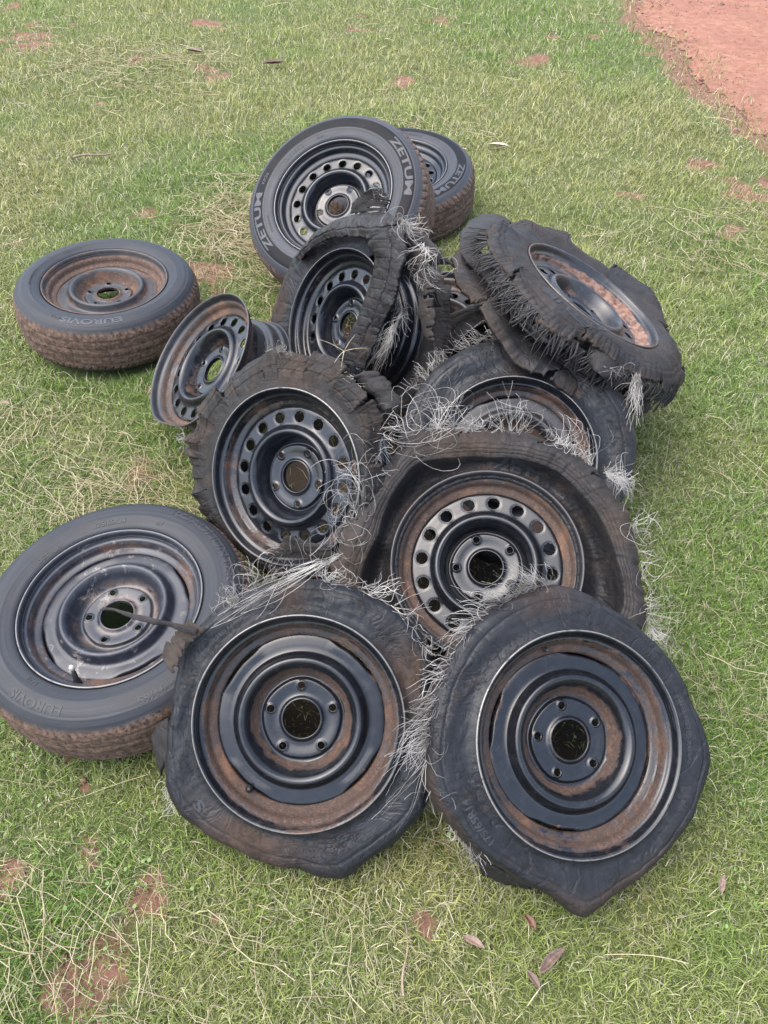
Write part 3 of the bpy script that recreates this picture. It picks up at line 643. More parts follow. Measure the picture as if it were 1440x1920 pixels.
def build_weeds():
    """small round and oval leaves of clover and creeping weeds between the blades"""
    r = np.random.default_rng(9); N = 1500; x, y = scatter(N, 91, pw=1.8)
    n = noise2(x * 3 + 12, y * 3 + 12, 51, 3); keep = (n > .12) & (path_mask(x, y) < -.1) & (soil_mask(x, y) < .4)
    for cx, cy in [(-.42, .52), (-.47, .36), (-.75, .82), (-.72, .88), (-.12, .47), (.72, .62), (.75, .5)]: pass
    for fx, fy, fr in FOOT: keep &= np.hypot(x - fx, y - fy) > fr + .01
    x, y = x[keep], y[keep]; ex = []
    for cx, cy, w, m in [(-.47, .52, .05, 40), (-.50, .37, .04, 25), (-.74, .80, .06, 90), (-.15, .42, .05, 20), (.76, .55, .08, 50)]:
        ex.append(np.stack([r.normal(cx, w, m), r.normal(cy, w, m)], 1))
    e = np.concatenate(ex); x = np.r_[x, e[:, 0]]; y = np.r_[y, e[:, 1]]; N = len(x)
    d = np.hypot(x, y); sc = np.maximum(1, d / 1.5) ** .6; S = r.uniform(.002, .0042, N) * sc; az = r.uniform(0, 6.28, N); z = height(x, y) + r.uniform(.010, .026, N)
    ang = np.arange(6) / 6 * 2 * np.pi; el = r.uniform(.55, 1, N); tilt = r.normal(0, .45, (N, 2))
    ring = np.stack([np.cos(ang)[None] * S[:, None], np.sin(ang)[None] * (S * el)[:, None]], -1)
    X = x[:, None] + ring[..., 0] * np.cos(az)[:, None] - ring[..., 1] * np.sin(az)[:, None]; Y = y[:, None] + ring[..., 0] * np.sin(az)[:, None] + ring[..., 1] * np.cos(az)[:, None]
    Z = z[:, None] + ring[..., 0] * tilt[:, :1] + ring[..., 1] * tilt[:, 1:]
    V = np.stack([X, Y, Z], -1).reshape(-1, 3); i = np.arange(N)[:, None] * 6
    F = np.concatenate([i + np.array([[0, 1, 2, 3]]), i + np.array([[0, 3, 4, 5]])])
    t = r.uniform(0, 1, (N, 1)); c = np.array([.12, .23, .05]) * t + np.array([.21, .31, .12]) * (1 - t)
    o = raw_mesh('ground_weeds', V, F, grass_mat('weed_leaves', .5), None, {'tint': np.repeat(np.c_[c, np.ones(N)], 6, 0)}, smooth=False); o['kind'] = 'stuff'

def dead_leaf(x, y, L, Wd, az, label, col, curl=.25, z=.022, k=0):
    n, m = 18, 7; u = np.linspace(0, 1, n)[:, None]; v = np.linspace(-1, 1, m)[None]
    w_ = np.sin(np.pi * np.clip(u, .02, .985) ** .85) * Wd; X = (u - .5) * L + 0 * v; Yy = v * w_ / 2 + .12 * L * np.sin(u * 2.2) 
    Z = z + curl * L * ((u - .5) ** 2) + np.abs(v) * w_ * .35 + noise2(X * 90 + 5, Yy * 90 + k, k, 2) * .0012
    c, s = math.cos(az), math.sin(az)
    P = np.stack([X * c - Yy * s, X * s + Yy * c, Z + 0 * v], -1)
    t = NT('dead_leaf_skin'); o_ = t.obj(); cc = t.mix(t.ramp(t.noise(o_, 160, 5, .7), .35, .65), col, tuple(q * .5 for q in col)); mat = t.done(cc, .55)
    o = sheet('dead_leaf', P, mat, None, closed=False, thick=.0006, flip=True); o.location = (x, y, 0)
    return tag(o, label, 'leaf', 'dead leaves lying on the turf')

def build_clods():
    """crumbs of red earth on the path and on the bare patches"""
    r = np.random.default_rng(77); x = r.uniform(.8, 4.2, 9000); y = r.uniform(3, 8.5, 9000); pm = path_mask(x, y); k = (pm > -.12) & (r.uniform(0, 1, 9000) < .55); x, y = x[k], y[k]
    x2 = r.uniform(-1, 1.2, 6000); y2 = r.uniform(.2, 3, 6000); k = soil_mask(x2, y2) > .35; x = np.r_[x, x2[k]]; y = np.r_[y, y2[k]]
    N = len(x); S = r.gamma(2, .0016, N) * np.maximum(1, np.hypot(x, y) / 3) ** .7 + .001; z = height(x, y) + .004 * (path_mask(x, y) > 0) + .003
    o6 = np.array([[1, 0, 0], [0, 1, 0], [-1, 0, 0], [0, -1, 0], [0, 0, .8], [0, 0, -.8]], float)
    V = np.stack([x, y, z], 1)[:, None] + o6[None] * S[:, None, None] * r.uniform(.6, 1.3, (N, 6, 1)) + r.normal(0, .2, (N, 6, 3)) * S[:, None, None]
    T = np.array([[0, 1, 4], [1, 2, 4], [2, 3, 4], [3, 0, 4], [1, 0, 5], [2, 1, 5], [3, 2, 5], [0, 3, 5]])
    T = (np.arange(N)[:, None, None] * 6 + T[None]).reshape(-1, 3)
    raw_mesh('soil_crumbs', V.reshape(-1, 3), None, plain('crumbled_red_earth', (.24, .115, .085), .95, .5, 40), None, tris=T)['kind'] = 'stuff'

# torn flaps and cord bundles, in each wheel's own frame (metres)
RIB = {
'W8': {
 'A': ([(0.245,0.142,0.06),(0.198,0.142,0.054),(0.217,0.107,0.047),(0.194,0.059,0.036),(0.155,0.009,0.027),(0.121,-0.036,0.021),(0.07,-0.079,0.011),(0.047,-0.123,-0.0)],
       [(0.31,0.153,0.05),(0.324,0.125,0.056),(0.323,0.071,0.059),(0.302,0.029,0.053),(0.28,-0.007,0.044),(0.243,-0.04,0.033),(0.193,-0.079,0.017),(0.127,-0.147,-0.0)]),
 'B': ([(-0.174,0.23,-0.02),(-0.129,0.245,-0.007),(-0.069,0.261,0.007),(0.019,0.261,0.02),(0.137,0.243,0.033),(0.239,0.215,0.043),(0.292,0.179,0.05)],
       [(-0.145,0.201,-0.0),(-0.074,0.211,0.02),(0.015,0.21,0.037),(0.101,0.189,0.05),(0.195,0.157,0.057),(0.249,0.146,0.057),(0.296,0.148,0.05)]),
 'C': ([(0.095,0.258,0.03),(0.132,0.28,0.04),(0.188,0.28,0.06)],
       [(0.226,0.224,0.03),(0.236,0.25,0.04),(0.231,0.269,0.05)]),
 'D': ([(0.268,0.204,0.03),(0.354,0.12,0.01),(0.382,0.088,-0.013),(0.391,0.065,-0.04)],
       [(0.283,0.147,0.04),(0.314,0.093,0.013),(0.35,0.065,-0.013),(0.383,0.057,-0.04)]),
 'E': ([(0.293,0.076,-0.0),(0.32,0.044,-0.013),(0.357,0.03,-0.027),(0.383,0.016,-0.04)],
       [(0.301,-0.0,-0.02),(0.335,-0.025,-0.027),(0.365,-0.024,-0.037),(0.378,-0.007,-0.05)]),
 'F': ([(0.303,0.107,0.02),(0.321,0.04,0.01),(0.316,-0.021,0.0),(0.314,-0.071,-0.01),(0.334,-0.112,-0.02)],
       [(0.346,0.093,0.03),(0.368,0.014,0.02),(0.37,-0.035,0.01),(0.363,-0.07,0.0),(0.354,-0.117,-0.01)]),
},
'W4': {
 'H': ([(0.155,0.216,-0.04),(0.169,0.206,-0.043),(0.203,0.176,-0.047),(0.229,0.142,-0.05)],
       [(0.201,0.22,-0.05),(0.212,0.217,-0.057),(0.242,0.186,-0.063),(0.262,0.148,-0.07)]),
 'I': ([(-0.043,-0.177,0.01),(-0.006,-0.156,0.02),(0.032,-0.119,0.03)],
       [(0.157,-0.163,0.01),(0.111,-0.139,0.02),(0.064,-0.129,0.03)]),
},
'W7': {
 'J': ([(-0.064,-0.25,-0.02),(-0.026,-0.256,-0.02),(0.023,-0.253,-0.02),(0.062,-0.26,-0.02)],
       [(-0.045,-0.261,-0.06),(-0.029,-0.324,-0.06),(0.009,-0.32,-0.06),(0.078,-0.252,-0.06)]),
 'K': ([(-0.248,0.386,-0.08),(-0.323,0.215,-0.084),(-0.35,0.092,-0.088),(-0.336,0.006,-0.094),(-0.279,-0.01,-0.102),(-0.232,-0.065,-0.11)],
       [(-0.17,0.358,-0.05),(-0.253,0.179,-0.058),(-0.296,0.06,-0.066),(-0.279,0.002,-0.076),(-0.223,-0.007,-0.088),(-0.206,-0.114,-0.1)]),
},
'W1': {
 'L': ([(-0.182,0.171,0.02),(-0.221,0.181,0.026),(-0.259,0.189,0.028),(-0.31,0.2,0.022),(-0.338,0.206,0.012),(-0.364,0.208,-0.0)],
       [(-0.185,0.162,0.02),(-0.221,0.171,0.026),(-0.264,0.181,0.028),(-0.313,0.194,0.022),(-0.34,0.202,0.012),(-0.365,0.205,-0.0)]),
 'M': ([(-0.207,0.188,0.005),(-0.238,0.144,0.003),(-0.254,0.122,-0.0)],
       [(-0.171,0.169,0.012),(-0.203,0.138,0.011),(-0.228,0.09,0.01)]),
 'N': ([(-0.252,-0.0,-0.06),(-0.274,-0.019,-0.075),(-0.291,-0.036,-0.09)],
       [(-0.247,-0.054,-0.06),(-0.26,-0.087,-0.075),(-0.273,-0.106,-0.09)]),
},
'W2': {
 'O': ([(-0.195,-0.165,-0.09),(-0.147,-0.207,-0.09),(-0.103,-0.233,-0.09)],
       [(-0.147,-0.236,-0.12),(-0.107,-0.254,-0.12),(-0.056,-0.265,-0.12)]),
},
}
TUF = {
'W2': [
  ([(-0.04,0.279,-0.03),(-0.109,0.255,-0.03),(-0.172,0.214,-0.03),(-0.215,0.159,-0.03),(-0.249,0.092,-0.03),(-0.269,0.03,-0.03),(-0.276,-0.023,-0.03)],[(-0.104,0.306,-0.0),(-0.22,0.229,0.002),(-0.253,0.173,0.003),(-0.287,0.106,0.005),(-0.31,0.058,0.007),(-0.329,-0.001,0.008),(-0.345,-0.059,0.01)],330,0.012,0.012),
  ([(-0.034,0.279,-0.03),(-0.066,0.274,-0.03)],[(-0.091,0.32,0.02),(-0.148,0.287,0.02)],50,0.012,0.012),
  ([(-0.071,0.273,-0.02),(-0.124,0.252,-0.02)],[(-0.191,0.309,0.03),(-0.222,0.245,0.03)],12,0.02,0.03),
  ([(-0.269,-0.042,-0.05),(-0.236,-0.109,-0.05)],[(-0.243,-0.144,-0.03),(-0.225,-0.186,-0.03)],30,0.01,0.03),
  ([(-0.233,-0.11,-0.06),(-0.196,-0.168,-0.06)],[(-0.197,-0.161,-0.07),(-0.165,-0.223,-0.07)],60,0.015,0.02),
  ([(-0.269,0.012,-0.03),(-0.275,-0.04,-0.03)],[(-0.388,-0.079,0.03),(-0.345,-0.113,0.03)],14,0.02,0.02),
],
'W1': [
  ([(0.077,0.305,0.02),(0.038,0.29,0.02),(-0.001,0.285,0.02)],[(-0.16,0.184,0.02),(-0.155,0.188,0.02),(-0.145,0.198,0.02)],34,0.012,0.018),
  ([(-0.083,0.246,-0.01),(-0.132,0.212,-0.01),(-0.167,0.182,-0.01)],[(-0.105,0.276,0.01),(-0.153,0.237,0.01),(-0.185,0.198,0.01)],60,0.008,0.014),
  ([(0.035,0.261,-0.02),(0.115,0.244,-0.02),(0.195,0.192,-0.02)],[(0.076,0.288,-0.0),(0.155,0.261,-0.0),(0.233,0.178,-0.0)],90,0.012,0.016),
  ([(0.18,0.197,-0.02),(0.234,0.133,-0.02)],[(0.223,0.179,0.01),(0.262,0.126,0.01)],30,0.012,0.02),
  ([(-0.253,-0.091,-0.05),(-0.228,-0.168,-0.05)],[(-0.255,-0.108,-0.04),(-0.242,-0.175,-0.04)],60,0.008,0.01),
],
'W5': [
  ([(-0.23,0.25,0.01),(-0.241,0.18,0.01),(-0.258,0.111,0.01),(-0.28,0.066,0.01)],[(-0.291,0.181,0.05),(-0.307,0.136,0.05),(-0.323,0.103,0.05),(-0.29,0.074,0.05)],150,0.012,0.045),
  ([(-0.206,0.269,0.02),(-0.229,0.223,0.02)],[(-0.186,0.212,0.05),(-0.236,0.179,0.05)],70,0.015,0.03),
  ([(-0.161,0.291,0.02),(-0.195,0.281,0.02)],[(-0.125,0.244,0.05),(-0.225,0.295,0.05)],70,0.015,0.045),
  ([(-0.06,0.287,0.02),(-0.116,0.283,0.02)],[(-0.113,0.313,0.05),(-0.058,0.311,0.05)],110,0.012,0.07),
  ([(0.089,0.27,0.01),(0.034,0.28,0.01)],[(0.115,0.328,0.06),(0.019,0.35,0.06)],70,0.014,0.035),
  ([(0.062,0.276,0.01),(0.051,0.279,0.01)],[(0.042,0.384,0.06),(0.063,0.369,0.06)],9,0.01,0.02),
  ([(0.174,0.236,0.01),(0.159,0.246,0.01)],[(0.187,0.265,0.05),(0.147,0.307,0.05)],50,0.012,0.03),
  ([(0.225,0.195,0.01),(0.21,0.204,0.01)],[(0.238,0.246,0.05),(0.192,0.265,0.05)],50,0.012,0.03),
  ([(0.25,0.174,0.01),(0.24,0.186,0.01)],[(0.3,0.147,0.04),(0.268,0.203,0.04)],50,0.01,0.02),
  ([(0.263,0.188,-0.0),(0.277,0.159,-0.0)],[(0.29,0.125,0.0),(0.302,0.136,0.0)],60,0.01,0.015),
  ([(0.295,0.053,0.0),(0.294,0.097,-0.0)],[(0.341,0.037,0.02),(0.322,0.113,0.02)],60,0.025,0.03),
  ([(0.306,-0.012,0.0),(0.299,0.032,-0.0)],[(0.32,-0.036,0.02),(0.346,0.091,0.02)],40,0.02,0.03),
  ([(0.308,-0.106,0.0),(0.307,-0.064,-0.0)],[(0.336,-0.139,0.02),(0.36,-0.032,0.02)],60,0.02,0.03),
  ([(0.319,-0.146,-0.02),(0.312,-0.114,-0.02)],[(0.358,-0.217,-0.02),(0.334,-0.156,-0.02)],70,0.02,0.02),
  ([(-0.072,0.289,0.0),(0.106,0.273,0.0),(0.201,0.213,-0.0)],[(-0.082,0.3,0.02),(0.111,0.286,0.02),(0.21,0.224,0.02)],90,0.008,0.012),
  ([(-0.283,0.053,0.02),(-0.383,0.01,0.02),(-0.46,-0.027,0.02)],[(-0.224,0.067,0.05),(-0.333,0.025,0.05),(-0.472,-0.059,0.05)],70,0.012,0.04),
],
'W4': [
  ([(0.139,-0.163,-0.02),(0.029,-0.194,-0.02),(-0.058,-0.2,-0.02)],[(0.194,-0.208,0.03),(0.103,-0.215,0.03),(-0.05,-0.193,0.03)],90,0.015,0.04),
  ([(0.082,0.235,-0.03),(0.161,0.198,-0.03)],[(0.099,0.249,-0.02),(0.205,0.194,-0.02)],50,0.006,0.006),
  ([(-0.295,0.089,-0.02),(-0.284,0.051,-0.02)],[(-0.3,0.082,-0.01),(-0.295,0.051,-0.01)],30,0.006,0.006),
  ([(-0.079,0.276,-0.02),(0.014,0.271,-0.02)],[(-0.06,0.286,-0.01),(0.025,0.283,-0.01)],40,0.006,0.008),
],
'W6': [
  ([(-0.229,0.169,-0.05),(-0.163,0.243,-0.05),(-0.097,0.287,-0.05),(-0.018,0.306,-0.05)],[(-0.242,0.193,-0.04),(-0.196,0.264,-0.04),(-0.137,0.305,-0.04),(-0.065,0.318,-0.04)],170,0.01,0.01),
  ([(-0.026,0.302,-0.04),(0.006,0.305,-0.04)],[(-0.087,0.316,-0.02),(-0.035,0.324,-0.02)],40,0.01,0.02),
],
'W7': [
  ([(0.088,-0.284,-0.03),(0.06,-0.294,-0.03)],[(0.103,-0.393,-0.1),(0.07,-0.394,-0.1)],60,0.01,0.012),
  ([(-0.025,-0.34,-0.03),(-0.005,-0.323,-0.03)],[(-0.021,-0.331,-0.05),(0.023,-0.341,-0.05)],20,0.01,0.012),
],
'W8': [
  ([(0.278,0.194,0.04),(0.33,0.146,0.04)],[(0.322,0.158,0.05),(0.381,0.097,0.05)],70,0.012,0.025),
  ([(0.346,0.119,0.03),(0.363,0.089,0.03)],[(0.32,0.058,0.02),(0.379,0.037,0.02)],90,0.014,0.04),
  ([(0.363,0.053,0.02),(0.337,0.073,0.02)],[(0.411,0.04,-0.0),(0.403,0.01,-0.0)],30,0.014,0.03),
  ([(0.311,0.069,0.01),(0.345,0.009,0.01)],[(0.336,0.007,-0.0),(0.362,-0.018,-0.0)],40,0.01,0.015),
  ([(0.253,-0.051,0.02),(0.222,-0.099,0.02)],[(0.202,-0.105,-0.0),(0.154,-0.172,0.0)],110,0.008,0.012),
  ([(0.239,0.009,0.0),(0.252,-0.034,-0.0)],[(0.238,-0.052,-0.03),(0.247,-0.094,-0.03)],50,0.01,0.02),
  ([(0.186,0.282,0.05),(0.227,0.268,0.05)],[(0.205,0.286,0.05),(0.242,0.258,0.05)],30,0.008,0.01),
],
'W3': [
  ([(0.135,0.201,0.02),(0.134,0.196,0.02)],[(0.188,-0.027,0.02),(0.186,-0.029,0.02)],2,0.004,0.03),
],
}

# ------------------------------------------------------------------ the heap of wheels
POSE = {
 'W1': ((-.1551, .6945, .2093), (-.0107, -.6179, .7862), .98), 'W2': ((.3468, .6458, .2318), (.2218, -.5153, .8278), .99),
 'W3': ((-.5768, .9873, .1832), (-.0503, -.0853, .9951), .99), 'W4': ((-.2232, 1.2184, .3263), (-.4679, -.6678, .5789), 1.0),
 'W5': ((.2070, 1.0068, .2896), (-.1156, -.4967, .8602), 1.0), 'W6': ((.3064, 1.3437, .2769), (-.0004, -.5914, .8063), 1.0),
 'W7': ((.5419, 1.7790, .4468), (.4924, .0626, .8681), 1.0), 'W8': ((-.137, 1.816, .342), (-.676, -.458, .508), 1.0),
 'W9': ((-.4858, 1.6690, .3199), (-.6240, -.2474, .7412), 1.06), 'W10': ((-.8921, 2.2409, .2270), (.0487, -.0252, .9985), 1.025),
 'W11': ((-.1719, 2.5135, .3791), (-.2847, -.5136, .8094), 1.03), 'W12': ((.0428, 3.1051, .2394), (-.0543, -.1391, .9888), 1.02),
 'W13': ((.3578, 1.6798, .2439), (.0047, -.4959, .8684), 1.0), 'W14': ((.165, 2.02, .235), (-.05, -.2, .97), 1.0)}
RT = {
 'W1': [(15, .249), (27, .277), (44, .274), (59, .268), (73, .264), (92, .262), (104, .262), (119, .26), (136, .26), (147, .266), (161, .25), (177, .244), (192, .255), (206, .277), (216, .279), (243, .26), (270, .267), (277, .282), (286, .299), (295, .284), (308, .281), (326, .282), (348, .252)],
 'W2': [(2, .268), (15, .252), (34, .249), (49, .246), (68, .254), (85, .273), (94, .282), (104, .282), (116, .279), (132, .276), (147, .273), (160, .271), (174, .274), (186, .28), (195, .279), (207, .268), (221, .263), (237, .252), (255, .259), (262, .270), (270, .295), (277, .277), (283, .266), (300, .258), (319, .259), (339, .268), (351, .275)],
 'W4': [(7, .22), (19, .244), (29, .27), (38, .276), (50, .271), (60, .268), (72, .269), (87, .276), (104, .286), (120, .281), (131, .284), (138, .29), (147, .296), (156, .280), (161, .290), (166, .310), (172, .300), (186, .292), (198, .287), (215, .245), (230, .235), (263, .235), (292, .235), (326, .225), (344, .22)],
 'W5': [(4, .295), (18, .301), (28, .298), (40, .299), (53, .298), (67, .289), (89, .286), (105, .303), (116, .318), (122, .309), (132, .3), (148, .296), (163, .30), (178, .315), (200, .32), (230, .29), (270, .28), (310, .29), (336, .33), (343, .325), (353, .301)],
 'W5c': [(0, .257), (15, .248), (34, .239), (50, .241), (68, .229), (86, .222), (104, .231), (124, .256), (133, .246), (165, .228), (188, .262), (230, .25), (270, .25), (310, .26), (341, .279)],
 'W6': [(11, .304), (24, .312), (35, .312), (55, .302), (72, .303), (88, .303), (100, .299), (116, .296), (131, .289), (150, .281), (200, .27), (250, .25), (300, .26), (339, .279), (355, .291)],
 'W7': [(6, .345), (14, .33), (18, .30), (24, .322), (33, .345), (43, .365), (56, .33), (66, .30), (73, .312), (90, .335), (118, .325), (140, .32), (182, .313), (198, .298), (214, .303), (229, .32), (242, .318), (250, .30), (254, .283), (262, .287), (280, .284), (297, .308), (322, .317), (345, .328)],
 'W8': [(166, .325), (158, .325), (143, .322), (133, .320), (120, .302), (115, .305), (99, .3), (76, .294), (56, .30), (0, .26), (250, .27), (210, .29)],
 'W13': [(104, .258), (120, .273), (133, .283), (158, .267), (220, .26), (300, .26), (30, .27), (70, .26)]}
def start(key, label):
    C, n, s = POSE[key]; return wheel_empty((C, n), s, label)

def add_ribs(key, t, mat, names, seed=0, **kw):
    for i, nm in enumerate(names):
        A, B = RIB[key][nm]; ribbon('torn_flap', A, B, mat, t, k=seed + i, **kw)

# front left: flattened tyre, slotted wheel
def dirt_w1(a, s, U):
    d = .9 * np.exp(-((np.angle(np.exp(1j * np.radians(a - 248))) / .42) ** 2)) * smoothstep(.15, .4, s) + .7 * np.exp(-((a - 95) / 7.) ** 2) * smoothstep(.1, .4, s)
    d = d + .8 * np.exp(-((np.angle(np.exp(1j * np.radians(a - 22))) / .3) ** 2)) * smoothstep(.5, .3, np.abs(s - .35)) * (s > .1)
    return np.clip(d, 0, 1) * (U < .6)
w1 = start('W1', 'front left wheel with a flattened pentagonal tyre and rust streaked slotted black rim')
ty = flat_tyre(w1, 100, RT['W1'], M['rub_a'], dirtfn=dirt_w1)
arc_text(ty, 'S', .226, 222, .026, 0, M['letter_dark'], 1.5, project=True, h=.0007); arc_text(ty, 'STEEL BELTED RADIAL TUBELESS', .214, 150, .010, 0, M['letter_dark'], 1.2, project=True, h=.001)
build_rim(w1, 101, M['steel_rust']); build_disc(w1, 102, M['steel_rust'], 'slot', 91, slot_deg=50); build_valve(w1, -127, .158, -.040, .020, .005)
add_ribs('W1', w1, M['rub_b'], ['L'], 110, bulge=.001, jag=.002, m=8, thick=.0015, n=70)
add_ribs('W1', w1, M['rub_b'], ['M'], 120, bulge=.002, jag=.010, m=14, n=60, thick=.004, dirt=.8); add_ribs('W1', w1, M['rub_b'], ['N'], 121, bulge=.004, jag=.006, m=12)
strands('frayed_cords', TUF['W1'], M['cord'], ty, 11)

# front right: flattened tyre with a mane of cords on its left edge
def dirt_w2(a, s, U):
    d = .6 * np.exp(-((np.angle(np.exp(1j * np.radians(a - 285))) / .5) ** 2)) * smoothstep(.5, .85, s) + .5 * np.exp(-((np.angle(np.exp(1j * np.radians(a - 100))) / .25) ** 2)) * smoothstep(.3, .6, s)
    d = d + .6 * np.exp(-((np.angle(np.exp(1j * np.radians(a - 200))) / .35) ** 2)) * smoothstep(.8, .97, s)
    return np.clip(d, 0, 1)
w2 = start('W2', 'front right wheel with flattened six cornered tyre, pale cords along its left edge')
ty = flat_tyre(w2, 200, RT['W2'], M['rub_a'], dirtfn=dirt_w2)
arc_text(ty, '175/65R14', .226, 225, .018, 0, M['letter_dark'], 1.1, project=True, h=.001); arc_text(ty, 'STEEL BELTED RADIAL', .216, 20, .010, 0, M['letter_dark'], 1.2, project=True, h=.001)
build_rim(w2, 201, M['steel_rust']); build_disc(w2, 202, M['steel_rust'], 'slot', 101, slot_deg=75); build_valve(w2, 106, .168, -.036, .012, .004)
add_ribs('W2', w2, M['rub_b'], ['O'], 210)
strands('frayed_cords', TUF['W2'], M['cord'], ty, 12)

# lower left: whole tyre lying almost flat
w3 = start('W3', 'whole wheel lying flat at the lower left, chipped black rim, pale valve cap')
ty = intact_tyre(w3, 300, .291, .195, .176, M['mud'], groove=.005, sipe_deg=3.0)
arc_text(ty, 'ROADHUNTER', .247, 69, .025, .0078, M['letter_dark'], 1.5, 1.02)
arc_text(ty, '175/65R14', .211, 112, .0155, .0088, M['letter_dark'], 1.05)
arc_text(ty, 'DOT 1JJJH', .206, 150, .012, .0078, M['letter_dark'], 1.1)
arc_text(ty, '82T', .212, 74, .010, .0088, M['letter_dark'], 1.2)
arc_text(ty, 'EUROVIS', .240, -98, .026, .0078, M['letter_dark'], 1.15)
arc_text(ty, 'SA01', .207, -118, .012, .0080, M['letter_dark'], 1.1)
arc_text(ty, '91/65', .247, -52, .020, .0078, M['letter_dark'], 1.2)
build_rim(w3, 301, M['steel_chip']); build_disc(w3, 302, M['steel_chip'], 'slot', 112, slot_deg=30, worn=1); build_valve(w3, -103, .172, -.034, .042, .0062, cap=True, lean=.25)

# middle left: tyre burst into cracked slabs, sixteen round holes
def burst_tyre(parent, k):
    S = [(0, -.012), (.03, -.005), (.1, -.004), (.22, -.009), (.4, -.009), (.6, -.011), (.8, -.018), (1, -.034)]
    n = 60; p = smooth_prof(S, n); Tn = 900; th = np.linspace(0, 2 * np.pi, Tn, endpoint=False); a = np.degrees(th)
    Ro = interp_ring(RT['W4'], th, 9); cracks = [8, 38, 57, 76, 94, 103, 124, 133, 149, 164, 171, 189, 206, 240, 280, 320]
    seg = np.searchsorted(cracks, a) % len(cracks); r = np.random.default_rng(k); zo = r.uniform(-.019, .017, len(cracks)); ro = r.uniform(-.008, .010, len(cracks)); tl = r.uniform(-.02, .02, len(cracks))
    c = np.array(cracks, float); near = np.min(np.abs((a[:, None] - c[None] + 180) % 360 - 180), 1)
    s = p[:, 0][None]; Ro = Ro + ro[seg] + .0035 * vnoise(Tn, k + 1, 3, 24) + .0012 * vnoise(Tn, k + 2, 3, 200)
    # each slab curls up at its sides
    mid = (a[:, None] - c[None] + 180) % 360 - 180
    R = .187 + (Ro[:, None] - .187) * s; Z = p[:, 1][None] + (zo[seg][:, None] + tl[seg][:, None] * ((a % 7) / 7 - .5)[:, None]) * smoothstep(.25, 1, s) + .010 * np.exp(-(near[:, None] / 2.2) ** 2) * smoothstep(.35, 1, s)
    X, Y = R * np.cos(th)[:, None], R * np.sin(th)[:, None]
    Z = Z + noise2(X * 14 + 20, Y * 14 + 20, k + 3, 3) * .005 * s
    # tread blocks pressed flat: low ribs in rings and bars
    blk = smoothstep(.7, .95, np.sin(s * 26)) * .0022 + smoothstep(.75, .35, np.abs(((a[:, None] + s * 14) % 7.9) - 3.9)) * .0016; Z = Z - blk * smoothstep(.42, .5, s)
    wdt = .14 + .55 * smoothstep(.35, 1, s) ** 2 + .16 * vnoise(Tn, k + 6, 3, 90)[:, None]; wig = .7 * np.sin(s * 9 + seg[:, None])
    nr = np.min(np.abs((a[:, None, None] - c[None, None] + wig[..., None] + 180) % 360 - 180), 2)
    gap = (nr < wdt) & (s > .30)
    P = polar(th, R, Z); pol = np.stack([np.cos(th)[:, None] + 0 * R, np.sin(th)[:, None] + 0 * R, 0 * R + s * .3], -1)
    dirt = .06 + .45 * smoothstep(.15, .4, noise2(X * 26 + 7, Y * 26 + 7, k + 8, 2)) * smoothstep(.4, .5, s) + 0 * R
    return sheet('tyre', P, M['rub_c'], parent, keep=~gap[:, :-1], attrs={'pol': pol, 'dirt': dirt}, thick=.009)
w4 = start('W4', 'wheel whose burst tyre has cracked into slabs, beside the bare rim')
ty = burst_tyre(w4, 400)
build_rim(w4, 401, M['steel_rust2']); build_disc(w4, 402, M['steel_gloss'], 'hole', 130, hole_deg=81)
add_ribs('W4', w4, M['rub_c'], ['H', 'I'], 410, jag=.008)
strands('frayed_cords', TUF['W4'], M['cord'], ty, 14)

